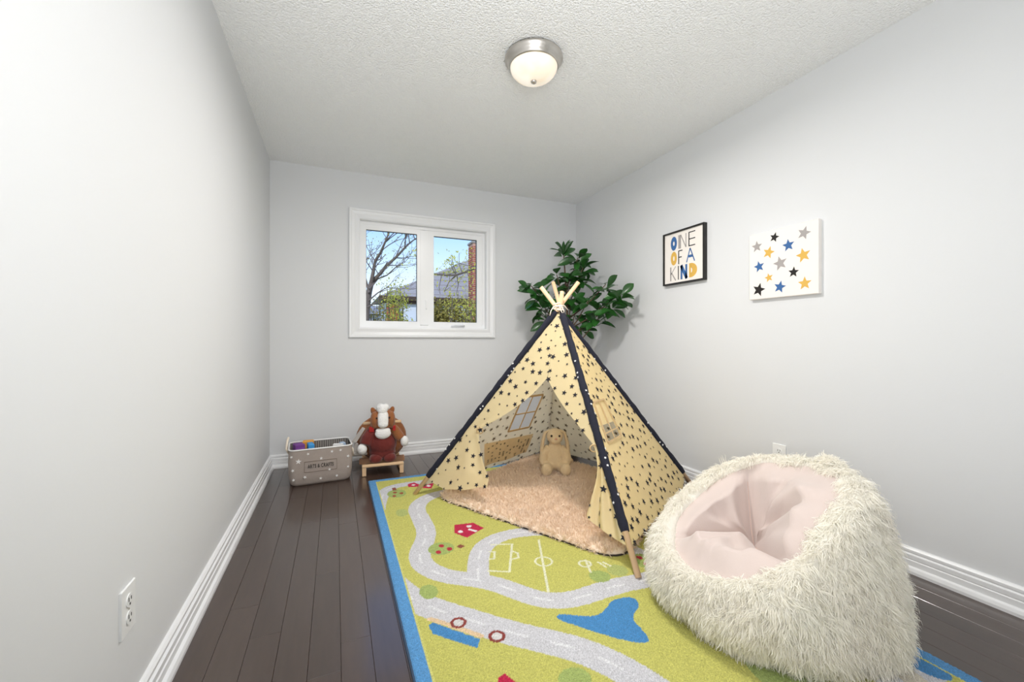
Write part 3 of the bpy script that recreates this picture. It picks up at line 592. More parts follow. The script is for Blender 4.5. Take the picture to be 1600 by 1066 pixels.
# rope lashing round the crossing
k = MB()
for j in range(4):
    zz = AP[2]-.002+j*.010; k.tube([(AP[0]+.033*math.cos(a), AP[1]+.033*math.sin(a), zz+.008*math.sin(a+j)) for a in np.linspace(0, 2*math.pi, 22)], .0048, 8)
fx = Vector((-.30, -.95, 0)).normalized(); sx_ = Vector((.95, -.30, 0)); base = Vector(AP)+fx*.038+Vector((0, 0, .012))
k.tube([base, base+sx_*.010+Vector((0, 0, -.03)), base+sx_*.024+Vector((0, 0, -.050)), base+sx_*.030+Vector((0, 0, -.030)), base+sx_*.014+Vector((0, 0, 0))], .0036, 7)
k.tube([base, base+sx_*.03+Vector((0, 0, .008)), base+sx_*.055+Vector((0, 0, -.022))], .0034, 7)
k.tube([base, base-sx_*.04+Vector((0, 0, 0)), base-sx_*.058+Vector((0, 0, -.03)), base-sx_*.066+Vector((0, 0, -.06))], .0034, 7)
tchild(k.build('rope_lashing', M_rope, tent, True))
for s, t, w in ((.13, .352, 1), (.955, .365, 1)):
    c = Vector(st_point('L', 'F', s, t)); k = MB(); k.tube([c+Vector((.02*math.cos(a)*.9, -.02*math.cos(a)*.4, .018*math.sin(a)))+Vector((0, 0, .0)) for a in np.linspace(0, 6.283, 14)], .004, 6)
    tchild(k.build('door_tie', M_tape, tent, True))

# ------------------------------------------------------------ soft toys: one remeshed body from overlapping shapes
def plush(name, mb, m, parent, voxel=.006, it=6):
    o = mb.build(name, m, parent, True); r = o.modifiers.new('remesh', 'REMESH'); r.mode = 'VOXEL'; r.voxel_size = voxel; r.use_smooth_shade = True
    s = o.modifiers.new('smooth', 'SMOOTH'); s.factor = .5; s.iterations = it; return o
RXm = lambda x, y, z: Euler((x, y, z)).to_matrix().to_4x4()
M_bun = mat('cream_plush', srgb(232, 208, 170), .95, noise=(25, .10), bump=(160, .7, .008), sheen=.3, transl=.1)
M_feet = M_bun
bun = thing('toy_rabbit', 'cream plush rabbit with long ears sitting on the fluffy mat', 'plush rabbit', (1.505, 2.765, .040), R(-24))
k = MB(); k.ball((0, 0, .125), (.066, .058, .095)); k.ball((0, -.005, .075), (.072, .064, .070)); k.ball((0, -.002, .19), (.045, .042, .05))
k.ball((0, -.012, .262), (.062, .060, .060)); k.ball((.004, -.052, .244), (.040, .034, .034))
for s in (-1, 1):
    k.tube([(s*.045, -.01, .185), (s*.082, -.022, .14), (s*.088, -.035, .09), (s*.082, -.045, .065)], [.026, .030, .033, .026], 12)
    k.tube([(s*.045, -.02, .045), (s*.062, -.075, .040), (s*.066, -.115, .042)], [.046, .042, .036], 12); k.ball((s*.068, -.128, .047), (.040, .030, .047))
plush('body', k, M_bun, bun)
for s in (-1, 1):
    e_ = MB(); e_.tube([(s*.035, .0, .308), (s*.072, .0, .285), (s*.090, -.006, .22), (s*.098, -.012, .15), (s*.095+.02*(s > 0), -.018, .085)], [.014, .024, .028, .030, .018], 12, flat=.5); e_.ball((s*.095+.02*(s > 0), -.018, .085), (.018, .012, .018))
    plush('ear', e_, M_bun, bun, .004, 4)
    MB().ball((s*.029, -.072, .276), (.0075, .005, .0085), nu=12, nv=8).build('eye', mat('black_bead', srgb(30, 24, 22), .15, noise=(9, .1)), bun, True)
MB().ball((.003, -.086, .257), (.010, .006, .007), nu=12, nv=8).build('nose', mat('pink_thread', srgb(214, 160, 140), .8, noise=(40, .1)), bun, True)

# ------------------------------------------------------------ rocking horse
hz = thing('rocking_horse', 'plush rocking horse in maroon overalls on wooden rockers', 'rocking horse', (.336, 3.40, 0), R(-3))
M_mar = mat('maroon_velour', srgb(104, 28, 20), .85, noise=(16, .28), bump=(120, .5, .006), sheen=.25)
M_brn = mat('brown_plush', srgb(146, 88, 46), .95, noise=(12, .25), bump=(150, .7, .008), sheen=.3)
M_wpl = mat('white_plush', (.86, .85, .84, 1), .95, noise=(25, .05), bump=(140, .7, .008))
M_red = mat('red_felt', srgb(176, 34, 34), .9, noise=(40, .12))
for s in (-1, 1):
    pts = [(s*.135, -.095, .050), (s*.135, -.06, .030), (s*.135, .03, .018), (s*.135, .13, .016), (s*.135, .23, .028), (s*.135, .30, .055)]
    k = MB(); k.tube(pts, .0145, 8, flat=1.1); k.box((s*.135, -.098, .036), (.028, .026, .070), bev=.004); k.build('rocker', M_pine, hz)
MB().box((0, -.098, .076), (.300, .034, .018), bev=.004).build('front_rail', M_pine, hz)
MB().box((0, .06, .072), (.340, .045, .040), bev=.004).build('foot_rest', mat('worn_wood', srgb(168, 126, 96), .6, noise=(14, .15, (.2, 1, 1))), hz)
MB().box((0, .24, .062), (.285, .034, .018), bev=.004).build('rear_rail', M_pine, hz)
k = MB(); k.ball((0, .0, .215), (.108, .095, .105)); k.ball((0, .005, .30), (.085, .075, .075)); k.ball((0, .0, .15), (.10, .085, .055)); k.tube([(-.075, -.02, .315), (-.115, -.04, .265), (-.130, -.055, .225)], [.045, .046, .040], 12)
plush('overalls', k, M_mar, hz)
for s in (-1, 1): plush('boot', MB().ball((s*.050, -.050, .115), (.050, .058, .036)), M_mar, hz, .005, 3)
plush('arm', MB().tube([(.075, -.02, .335), (.118, -.04, .275), (.140, -.055, .250)], [.036, .038, .034], 12), M_brn, hz)
plush('hoof', MB().ball((-.150, -.062, .195), (.037, .036, .042)), M_wpl, hz); plush('hoof', MB().ball((.160, -.062, .232), (.032, .034, .042)), M_wpl, hz)
k = MB(); k.ball((0, -.078, .306), (.060, .024, .044)); k.box((0, -.078, .332), (.108, .030, .030), bev=.012); plush('muzzle', k, M_wpl, hz)
k = MB(); k.ball((0, -.015, .425), (.072, .075, .080)); k.ball((-.064, -.055, .405), (.028, .042, .068)); k.ball((.064, -.055, .405), (.028, .042, .068)); k.ball((0, -.04, .36), (.055, .05, .04)); plush('head', k, M_brn, hz)
k = MB(); k.ball((-.008, -.072, .435), (.034, .030, .045)); k.ball((.008, -.072, .435), (.034, .030, .045)); k.ball((0, -.085, .405), (.042, .026, .050)); k.ball((0, -.090, .378), (.040, .026, .030)); plush('blaze', k, M_wpl, hz)
for s in (-1, 1):
    plush('ear', MB().ball((s*.068, -.02, .468), (.020, .016, .034), RXm(0, s*.35, 0)), M_brn, hz, .005, 3)
    MB().ball((s*.047, -.086, .425), (.007, .005, .008), nu=10, nv=6).build('eye', MATS['black_bead'], hz, True)
k = MB(); 
for i in range(16):
    a = i*2.4; k.ball((.028*math.cos(a)*(.3+.7*(i % 3)/2)-.004, -.052+.022*math.sin(a), .488+.016*math.sin(i*1.7)), .027, nu=12, nv=8)
k.ball((-.002, -.050, .490), (.048, .040, .032)); plush('forelock', k, M_wpl, hz, .006, 2)
k = MB(); k.ball((0, .165, .225), (.200, .06, .185)); k.ball((0, .11, .21), (.17, .05, .15)); plush('padded_seat', k, M_brn, hz, .008)
MB().tube([(-.142, .02, .372), (.142, .02, .372)], .0115, 12).build('handle', M_pine, hz, True)
for s, w in ((-1, 1), (1, .6)): MB().box((s*.082, -.066, .340), (.034*w, .014, .040), M=RXm(.15, 0, s*.1), bev=.003).build('strap', M_red, hz)
M_strap = mat('silver_webbing', srgb(186, 180, 174), .45, noise=(30, .2))
k = MB(); k.box((-.170, -.005, .292), (.024, .008, .125), M=RXm(0, .55, 0), bev=.002); k.box((-.195, .01, .272), (.014, .008, .14), M=RXm(0, .62, 0), bev=.002); k.build('harness_strap', M_strap, hz)
k = MB(); k.box((-.192, .02, .190), (.030, .02, .075), bev=.006); k.box((-.165, .01, .145), (.105, .03, .028), bev=.008); k.build('stirrup', M_strap, hz)

# ------------------------------------------------------------ storage basket
bk = thing('storage_basket', 'grey fabric storage basket with white stars reading ARTS & CRAFTS', 'storage basket', (-.102, 3.395, 0), R(4.2))
M_bask = mat('warm_grey_canvas', srgb(168, 156, 148), .95, noise=(60, .06), bump=(500, .3, .002))
BW, BD, BH = .418, .285, .252
def rrect(w, d, r, n=6):
    out = []
    for cx, cy, a0 in ((w/2-r, d/2-r, 0), (-w/2+r, d/2-r, 90), (-w/2+r, -d/2+r, 180), (w/2-r, -d/2+r, 270)):
        for k in range(n+1): a = R(a0+90*k/n); out.append((cx+r*math.cos(a), cy+r*math.sin(a)))
    return out
levels = [(.0, .84), (.004, .90), (.02, .945), (.07, .985), (.16, 1.0), (BH, .985)]
def loft(levels, w, d, r): return np.array([[(x*f, y*f, z) for x, y in rrect(w, d, r)] for z, f in levels])
Pb = loft(levels, BW, BD, .045); Pb = np.concatenate([Pb, Pb[:, :1]], 1); body = grid_mesh('body', Pb, M_bask, bk)
M_lin = mat('ribbed_lining', srgb(112, 106, 102), .9)
nt = M_lin.node_tree; wv = nt.nodes.new('ShaderNodeTexWave'); wv.inputs['Scale'].default_value = 20; wv.bands_direction = 'X'; tcn = nt.nodes.new('ShaderNodeTexCoord'); nt.links.new(tcn.outputs['Object'], wv.inputs[0])
cr = nt.nodes.new('ShaderNodeValToRGB'); cr.color_ramp.elements[0].color = srgb(84, 80, 78); cr.color_ramp.elements[1].color = srgb(160, 154, 148); nt.links.new(wv.outputs['Fac'], cr.inputs[0]); nt.links.new(cr.outputs[0], nt.nodes['Principled BSDF'].inputs['Base Color'])
Pi = loft([(BH, .968), (.16, .975), (.02, .92), (.006, .86), (.006, .02)], BW, BD, .045); Pi = np.concatenate([Pi, Pi[:, :1]], 1); grid_mesh('lining', Pi, M_lin, bk)
Pt = [(x*.98, y*.98, BH) for x, y in rrect(BW, BD, .045)]; MB().tube(Pt+[Pt[0]], .0055, 8).build('rim_piping', M_white, bk, True)
for s in (-1, 1):
    pts = [(s*(BW*.49), -.05, BH-.035), (s*(BW*.53), -.055, BH+.0), (s*(BW*.515), -.045, BH+.045), (s*(BW*.50), .0, BH+.066), (s*(BW*.515), .045, BH+.045), (s*(BW*.53), .055, BH), (s*(BW*.49), .05, BH-.035)] if s < 0 else [(s*(BW*.49), -.05, BH-.035), (s*(BW*.52), -.055, BH-.05), (s*(BW*.525), -.04, BH-.10), (s*(BW*.525), .04, BH-.10), (s*(BW*.52), .055, BH-.05), (s*(BW*.49), .05, BH-.035)]
    MB().tube(pts, .007, 8).build('rope_handle', M_rope, bk, True)
k = MB(); FYf = -BD/2
def bfront(x, z, off=.0015):
    f = np.interp(z, [l[0] for l in levels], [l[1] for l in levels]); return Vector((x, -BD/2*f-off, z))
for x, z, r in ((-.188, .212, .011), (-.085, .222, .011), (.068, .222, .012), (-.145, .176, .020), (-.18, .118, .012), (-.175, .052, .012), (-.105, .062, .013), (-.005, .040, .012), (.10, .044, .011), (.175, .100, .011), (.175, .176, .012), (-.002+.0, .182, .012), (.052, .096, .011), (.125, .225, .011)):
    c = bfront(x, z, .0025); k.plate(star_pts(r, .42, random.uniform(-.5, .5)), c, (1, 0, 0), (0, 0, 1), .0008)
o = k.build('star_print', M_white, bk); o['kind'] = 'stuff'
k = MB(); lx0, lx1, lz0, lz1 = -.108, .100, .095, .168
for a, c in (((lx0, lz0), (lx1, lz0)), ((lx1, lz0), (lx1, lz1)), ((lx1, lz1), (lx0, lz1)), ((lx0, lz1), (lx0, lz0))):
    k.tube([bfront(*a, .002), bfront(*c, .002)], .0012, 6)
k.build('label_stitching', mat('brown_thread', srgb(128, 112, 98), .9, noise=(30, .1)), bk)
def text_mesh(body_, size, ex=.0006):
    cu = bpy.data.curves.new('text', 'FONT'); cu.body = body_; cu.size = size; cu.extrude = ex; cu.align_x = 'CENTER'; cu.align_y = 'CENTER'; cu.space_character = 1.12
    to = bpy.data.objects.new('text', cu); COL.objects.link(to); bpy.context.view_layer.update(); me = bpy.data.meshes.new_from_object(to.evaluated_get(bpy.context.evaluated_depsgraph_get()))
    bpy.data.objects.remove(to); bpy.data.curves.remove(cu); return me
me = text_mesh('ARTS & CRAFTS', .030); me.materials.clear(); me.materials.append(M_ink); o = link('label_lettering', me, bk); o.rotation_euler = (R(90), 0, 0); o.scale = (.72, 1.25, 1); o.location = bfront(-.004, .132, .003)
def toy(name, label, x, y, z, d, m, rx=0, ry=0, rz=0, bev=.006, cat='toy block', decor=None):
    t = thing(name, label, cat, (0, 0, 0)); loc = Matrix.Translation(bk.location) @ Matrix.Rotation(R(4.2), 4, 'Z') @ Matrix.Translation((x, y, z)) @ RXm(rx, ry, rz)
    t.matrix_basis = loc; MB().box((0, 0, 0), d, bev=bev).build('body', m, t)
    k = MB(); k.box((0, -d[1]/2-.0005, 0), (d[0]*.8, .001, d[2]*.8)); k.build('face_panel', decor or m, t); return t
toy('purple_block', 'purple toy block in the left end of the storage basket', -.142, -.050, .146, (.062, .070, .270), mat('purple_foam', srgb(116, 62, 142), .7, noise=(40, .1)), rz=.25, decor=mat('purple_foam_face', srgb(136, 80, 160), .7, noise=(40, .1)))
toy('blue_block', 'sky blue toy block beside the purple one in the basket', -.066, -.030, .140, (.040, .08, .262), mat('blue_foam', srgb(62, 150, 214), .7, noise=(40, .1)), rz=.1)
toy('orange_block', 'orange toy block behind the blue one in the basket', -.080, .070, .140, (.075, .05, .262), mat('orange_foam', srgb(224, 160, 70), .7, noise=(40, .1)), rz=-.1)
toy('yellow_block', 'small pale yellow block against the front of the basket', -.036, -.085, .120, (.026, .04, .222), mat('yellow_foam', srgb(240, 206, 130), .7, noise=(40, .1)), rz=.3)
toy('white_card_box', 'white paper piece standing in the right end of the basket', .115, -.03, .130, (.070, .02, .235), mat('white_card', (.85, .85, .86, 1), .7, noise=(20, .03)), ry=.03, rz=-.25, bev=.003, cat='card')
toy('pale_blue_box', 'pale blue box in the right back corner of the basket', .155, .055, .125, (.035, .05, .220), mat('pale_blue_card', srgb(176, 196, 220), .7, noise=(20, .05)), rz=.2, bev=.003, cat='box')

# ------------------------------------------------------------ bean bag chair
BC = np.array((1.505, 1.095)); bean = thing('bean_bag_chair', 'white faux fur bean bag chair with pale pink seat', 'bean bag chair', (BC[0], BC[1], .012))
deg = [0, 20, 40, 60, 80, 100, 120, 142, 165, 185, 210, 230, 250, 275, 300, 330, 360]
hh = [.490, .480, .470, .430, .360, .290, .230, .190, .165, .165, .215, .285, .375, .460, .490, .495, .490]
rrm = [.270, .275, .285, .30, .315, .34, .355, .36, .36, .35, .335, .31, .28, .265, .26, .26, .270]
th = np.linspace(0, 2*np.pi, 145); dg = np.degrees(th) % 360; dg[-1] = 360
sm = lambda a: np.mean([np.roll(a[:-1], s) for s in range(-4, 5)], 0)
Hh = np.interp(dg, deg, hh); Hh[:-1] = sm(Hh); Hh[-1] = Hh[0]; Rm = np.interp(dg, deg, rrm); Rm[:-1] = sm(Rm); Rm[-1] = Rm[0]
wlean = np.clip(np.cos(th+R(52)), 0, 1)
prof = []
def bez(p0, p1, p2, p3, t): return p0*(1-t)**3+3*p1*t*(1-t)**2+3*p2*t*t*(1-t)+p3*t**3
for t in np.linspace(0, 1, 30):
    r = bez(.31, .475, .455, 1.0, t) if False else bez(.27+.09*wlean, .44-.022*wlean, .40-.075*wlean, Rm+.035, t); z = bez(0*Hh, 0*Hh+.03, Hh*.75, Hh, t); prof.append((r, z))
for a in np.linspace(.15, 1, 7): prof.append((Rm+.035*math.cos(a*math.pi), Hh+.022*math.sin(a*math.pi)))
outer = np.stack([np.stack([r*np.cos(th), r*np.sin(th), z], -1) for r, z in prof])
lump = .010*np.sin(th*5+1.)[None, :]*np.sin(np.linspace(0, 3, len(prof)))[:, None]+.007*np.sin(th*9+2)[None]*np.sin(np.linspace(0, 7, len(prof)))[:, None]
outer[..., 0] += lump*np.cos(th); outer[..., 1] += lump*np.sin(th)
M_fur = mat('white_faux_fur', srgb(255, 250, 241), .9, noise=(5, .03), transl=.38, spec=.1)
M_pink = mat('pale_pink_velvet', srgb(206, 190, 183), .85, noise=(7, .05), bump=(260, .15, .004), sheen=.3)
shell = grid_mesh('fur_shell', outer, M_fur, bean)
base = MB(); base.lathe([(0.0, .001), (.30, .001)], n=40); base.build('underside', M_pink, bean)
J = np.array((.085, .115)); rimk = -1; inner = []
Ri = Rm-.030
for f in np.linspace(1.02, 0, 44):
    x = J[0]*(1-f)+Ri*f*np.cos(th); y = J[1]*(1-f)+Ri*f*np.sin(th)
    z = .150+(Hh+.004-.150)*np.clip(f, 0, 1)**1.9
    inner.append(np.stack([x, y, z], -1))
inner = np.array(inner)
seams = [R(52), R(138), R(232)]
rx_, ry_ = inner[..., 0]-J[0], inner[..., 1]-J[1]; rad = np.hypot(rx_, ry_); D = np.full(rad.shape, 9.)
for a in seams:
    ex = np.interp(a, th, Ri)*math.cos(a)-J[0]; ey = np.interp(a, th, Ri)*math.sin(a)-J[1]; l = math.hypot(ex, ey); t = np.clip((rx_*ex+ry_*ey)/l/l, 0, 1); D = np.minimum(D, np.hypot(rx_-t*ex, ry_-t*ey))
fcl = np.linspace(1.02, 0, 44)[:, None]
bul = .110*(1-np.exp(-(D/.060)))*(1+.10*np.sin(D*60+th*3))*np.clip((1.0-fcl)/.12, 0, 1)
wr = .013*np.sin(np.arctan2(ry_, rx_)*7+rad*14)*np.clip(rad/.2, 0, 1)*np.clip((1.0-fcl)/.15, 0, 1)*np.clip(D/.06, 0, 1)
inn = grid_normals(inner); inn = np.where(inn[..., 2:3] < 0, -inn, inn)
inner = inner+inn*(bul+wr)[..., None]; inner[-1] = inner[-1].mean(0)
grid_mesh('seat_lining', inner, M_pink, bean)
k = MB()
for a in seams[:3]:
    ids = int(np.argmin(abs(th-a))); pts = [Vector(inner[i, ids])+Vector((0, 0, .001)) for i in range(6, 43, 3)]; k.tube(pts, .0022, 6)
k.build('seam_piping', mat('pink_piping', srgb(214, 186, 172), .9, noise=(60, .1)), bean, True)
nn = grid_normals(outer); cen = np.array((0, 0, .2)); fl = ((outer-cen)*nn).sum(-1) < 0; nn[fl] *= -1
p_, n_ = sample_surface(outer[1:], nn[1:], 10500)
fur('long_fur', p_, n_, M_fur, bean, per=13, length=.040, width=.0019, lay=.80, droop=.95, spread=.0075, wave=.20)
# gathered fur carry loop at the top of the back
hl = [(.27, -.02, .495), (.258, -.05, .525), (.248, -.085, .532), (.242, -.115, .512), (.248, -.135, .485)]
MB().tube(hl, [.018, .017, .017, .017, .018], 10).build('carry_loop', M_fur, bean, True)
pp = np.array([np.array(hl[i])*(1-f)+np.array(hl[i+1])*f for i in range(4) for f in rng.random(70)]); nr_ = rng.normal(0, 1, pp.shape); nr_ /= np.linalg.norm(nr_, axis=1, keepdims=True)
fur('loop_fur', pp+nr_*.015, nr_, M_fur, bean, per=8, length=.026, width=.0028, lay=.6, droop=.5, spread=.006, wave=.3)

# ------------------------------------------------------------ potted plant behind the tent
plant = thing('potted_plant', 'leafy green broad-leaved plant in the corner behind the tent', 'potted plant', (1.99, 3.42, 0)); PI_ = inv(plant)
def pchild(o): o.matrix_parent_inverse = PI_; return o
M_pot = mat('charcoal_pot', srgb(60, 58, 58), .6, noise=(20, .1)); M_bark = mat('grey_brown_bark', srgb(98, 78, 62), .9, noise=(30, .25), bump=(80, .6, .006))
pchild(MB().lathe([(0, 0), (.095, 0), (.10, .006), (.128, .20), (.132, .225), (.118, .225), (.112, .19), (0, .19)], (1.99, 3.42, 0), 32).build('pot', M_pot, plant, True))
pchild(MB().lathe([(0, .198), (.112, .196)], (1.99, 3.42, 0), 24).build('soil', mat('soil', srgb(58, 42, 32), .95, noise=(80, .4), bump=(90, .8, .01)), plant))
M_leaf = mat('glossy_leaf', srgb(42, 92, 36), .30, noise=(18, .25), per_object=.35, transl=.15, spec=.6)
clusters = [(1.94, 3.40, 1.84, 10), (2.06, 3.34, 1.78, 11), (2.08, 3.28, 1.68, 10), (1.87, 3.40, 1.62, 8), (1.60, 3.38, 1.50, 9), (1.66, 3.36, 1.43, 9), (1.71, 3.36, 1.33, 9), (1.97, 3.36, 1.54, 9), (2.08, 3.36, 1.60, 9), (1.76, 3.38, 1.25, 6), (2.08, 3.20, 1.37, 9), (2.12, 2.99, 1.49, 8), (2.12, 2.80, 1.39, 8), (2.10, 3.04, 1.30, 9), (2.12, 2.91, 1.33, 7), (2.04, 3.36, 1.27, 9), (2.08, 3.30, 1.14, 8), (2.00, 3.36, 1.41, 8), (2.10, 3.08, 1.20, 8)]
def leaf_mesh(ln, wd, curl):
    us = np.linspace(0, 1, 9); k = []
    for u in us:
        w = wd*math.sin(math.pi*(u**1.35))**.75*.5 if 0 < u < 1 else .0012
        z = -curl*u*u*ln
        k.append([(-w, u*ln, z+w*.35), (-w*.5, u*ln, z+w*.12), (0, u*ln, z), (w*.5, u*ln, z+w*.12), (w, u*ln, z+w*.35)])
    b = MB(); P = np.array(k); h_, w_ = P.shape[:2]; i = np.arange(h_*w_).reshape(h_, w_); b.add(P.reshape(-1, 3), np.stack([i[:-1, :-1], i[:-1, 1:], i[1:, 1:], i[1:, :-1]], -1).reshape(-1, 4).tolist())
    me = bpy.data.meshes.new('leaf'); me.from_pydata(np.concatenate(b.V).tolist(), [], b.F); me.materials.append(M_leaf); me.polygons.foreach_set('use_smooth', [True]*len(me.polygons)); me.update(); return me
leafs = [leaf_mesh(.140, .076, .25), leaf_mesh(.118, .070, .1), leaf_mesh(.150, .066, .4), leaf_mesh(.125, .034, .15)]
trunk = [(1.99, 3.42, .19), (1.985, 3.43, .5), (2.0, 3.41, .85), (1.985, 3.40, 1.2), (1.97, 3.40, 1.5), (1.945, 3.40, 1.80)]
pchild(MB().tube(trunk, [.016, .015, .013, .011, .009, .005], 10).build('trunk', M_bark, plant, True))
for ci, (x, y, z, nl) in enumerate(clusters):
    c = Vector((x, y, z))
    if ci:
        tz = max(.75, z-.28); k0 = min(range(len(trunk)-1), key=lambda i: 0 if trunk[i][2] <= tz <= trunk[i+1][2] else 1); a, d = Vector(trunk[k0]), Vector(trunk[k0+1]); st = a.lerp(d, max(0, min(1, (tz-a.z)/(d.z-a.z))))
        m1 = st.lerp(c, .5)+Vector((0, 0, -.03)); pchild(MB().tube([st, m1, c], [.007, .0055, .0035], 7).build('branch', M_bark, plant, True))
    for j in range(nl+3):
        az = j*2.399+ci*1.3; el = random.uniform(-.55, .85); d = Vector((math.cos(az)*math.cos(el), math.sin(az)*math.cos(el), math.sin(el)))
        if ci == 0: d = (d+Vector((0, 0, .7))).normalized()
        root_ = c-Vector((0, 0, random.uniform(0, .07)))+d*.018
        if root_.x+d.x*.13 > XR-.012: d.x = -abs(d.x)*.6; d.normalize()
        if root_.y+d.y*.13 > YB-.012: d.y = -abs(d.y)
        tip_up = Vector((-.30, -.65, .70)) if random.random() < .65 else Vector((0, 0, 1)); yv = d; xv = yv.cross(tip_up).normalized(); zv = xv.cross(yv)
        rl = random.uniform(-.5, .5); Mx = Matrix((xv, yv, zv)).transposed().to_4x4() @ Matrix.Rotation(rl, 4, 'Y')
        o = link('leaf', leafs[3] if ci == 0 and random.random() < .6 else random.choice(leafs[:3]), plant); s = random.uniform(.82, 1.15)
        o.matrix_parent_inverse = PI_; o.matrix_basis = Matrix.Translation(root_) @ Mx @ Matrix.Scale(s, 4)

# ------------------------------------------------------------ outside the window
M_lawn = mat('lawn', srgb(120, 132, 74), .95, noise=(1.5, .3)); GZ_ = -2.9
struct('ground', MB().box((5, 35, GZ_-.1), (80, 62, .2)), M_lawn, label='lawn outside below the window', cat='ground')
hs = thing('neighbour_house', 'neighbouring house with grey shingle roof and red brick chimney', 'house', (5.3, 14.2, GZ_)); HI = inv(hs)
def hchild(o): o.matrix_parent_inverse = HI; return o
M_shing = mat('grey_shingles', srgb(158, 152, 152), .95, noise=(14, .16, (1, 1, 4)), bump=(60, .4, .02)); M_side = mat('pale_siding', srgb(206, 214, 226), .8, noise=(3, .06, (1, 1, 20)))
M_brick = mat('red_brick_mortar', srgb(176, 140, 124), .95, noise=(20, .15)); M_brk = mat('red_brick', srgb(164, 84, 62), .9, noise=(30, .2), per_object=.2); M_eave = mat('dark_eave', srgb(74, 58, 48), .8, noise=(9, .2))
e0, e1, r0 = (1.16, 12.75, 2.32), (9.5, 12.75, 2.32), (4.70, 14.35, 4.05)
k = MB(); V = [e0, e1, (9.5, 14.35, 4.05), r0, (1.16, 16.0, 2.32), (9.5, 16.0, 2.32)]; k.add(V, [(0, 1, 2, 3), (0, 3, 4), (3, 2, 5, 4), (0, 4, 5, 1), (1, 5, 2)])
hchild(k.build('roof', M_shing, hs))
hchild(MB().box((5.35, 14.4, (GZ_+2.27)/2), (7.8, 3.0, 2.27-GZ_)).build('wall', M_side, hs))
hchild(MB().box((5.33, 12.74, 2.27), (8.34, .06, .13)).build('eave', M_eave, hs)); hchild(MB().box((5.35, 12.84, 2.17), (8.1, .1, .09)).build('soffit', M_eave, hs))
for i in range(9):     # courses of shingles across the roof
    f = (i+1)/10; y_ = 12.75+1.6*f; z_ = 2.32+1.73*f; xl = 1.16+3.54*f
    o = hchild(MB().box((0, 0, 0), (9.4-xl-.25, .18, .012), M=RXm(math.atan2(1.73, 1.6), 0, 0)).build('shingle_course', M_shing, hs)); o.location = ((xl+.25+9.4)/2, y_, z_+.008)
cxh, cyh = 3.93, 12.15
ch = hchild(MB().box((cxh, cyh, (GZ_+3.92)/2), (.36, .44, 3.92-GZ_)).build('chimney', M_brick, hs)); bm = MB().box((0, 0, 0), (.088, .02, .030)).build('brick', M_brk, ch)
bmesh_ = bm.data; bpy.data.objects.remove(bm); z_ = 1.45; row = 0
while z_ < 3.86:
    for j in range(4):
        o = link('brick', bmesh_, ch); o.location = (cxh-.135+j*.092-(.03 if row % 2 else 0)+.02, cyh-.222, z_)
    for j in range(4):
        o = link('brick', bmesh_, ch); o.location = (cxh-.181, cyh-.165+j*.11, z_); o.rotation_euler = (0, 0, R(90))
    z_ += .062*1.0; row += 1
hchild(MB().box((cxh, cyh, 3.95), (.42, .50, .07), bev=.01).build('chimney_cap', mat('concrete', srgb(150, 146, 142), .9, noise=(12, .15)), hs))
hchild(MB().box((1.56, 12.86, (GZ_+2.1)/2), (.34, .12, 2.1-GZ_)).build('brick_pier', M_brk, hs))
h2 = thing('distant_house', 'low pale house seen far behind the bare tree', 'house', (2.0, 24, GZ_)); H2 = inv(h2)
k = MB(); k.add([(-2, 22, 2.35), (6.0, 22, 2.35), (4.4, 25, 3.0), (-.5, 25, 3.0), (-2, 28, 2.35), (6, 28, 2.35)], [(0, 1, 2, 3), (0, 3, 4), (3, 2, 5, 4), (1, 5, 2), (0, 4, 5, 1)]); o = k.build('roof', M_shing, h2); o.matrix_parent_inverse = H2
o = MB().box((2, 25, (GZ_+2.3)/2), (7.4, 5.4, 2.3-GZ_)).build('wall', M_side, h2); o.matrix_parent_inverse = H2

M_twig = mat('grey_bark', srgb(104, 94, 88), .95, noise=(14, .3), bump=(40, .5, .01)); M_yel = mat('spring_leaf', srgb(206, 202, 92), .8, per_object=.1, noise=(9, .2), transl=.3); M_olive = mat('olive_leaf', srgb(150, 138, 70), .85, noise=(6, .4), transl=.25)
def grow(mb, p, d, ln, r, depth, tips):
    pts = [p]; dd = d.copy(); n = 4
    for i in range(n):
        dd = (dd+Vector((random.gauss(0, .13), random.gauss(0, .13), random.gauss(.03, .10)))).normalized(); pts.append(pts[-1]+dd*ln/n)
    mb.tube(pts, [r*(1-.5*i/n) for i in range(n+1)], 6 if r > .012 else 4, cap=False); tips.append(pts[-1])
    if depth <= 0: return
    for i in range(random.choice((2, 3, 3))):
        q = pts[random.choice((2, 3, 4))]; nd = (dd+Vector((random.gauss(0, .55), random.gauss(0, .45), random.gauss(.12, .4)))).normalized(); grow(mb, q, nd, ln*random.uniform(.55, .8), r*.55, depth-1, tips)
def leaves(name, centers, m, parent, size, spread, per):
    c = np.repeat(np.array([tuple(v) for v in centers]), per, 0); c = c+rng.normal(0, spread, c.shape); n = len(c)
    a = rng.normal(0, 1, (n, 3)); a /= np.linalg.norm(a, axis=1, keepdims=True); bb = np.cross(a, rng.normal(0, 1, (n, 3))); bb /= np.linalg.norm(bb, axis=1, keepdims=True); s = size*(.6+.8*rng.random(n))[:, None]
    V = np.stack([c-a*s, c+bb*s*.45, c+a*s, c-bb*s*.45], 1).reshape(-1, 3); o = raw_mesh(name, V, [(np.arange(n)*4)[:, None]+[0, 1, 2, 3]], m, parent); o['kind'] = 'stuff'; return o
def pt(u, v, d):      # place in the garden given bearing and distance
    a = (u-800)/657; s_, c_ = math.sin(R(22.76)), math.cos(R(22.76)); return Vector(((s_+a*c_)*d, (c_-a*s_)*d, 1.008+(533-v)/657*d))
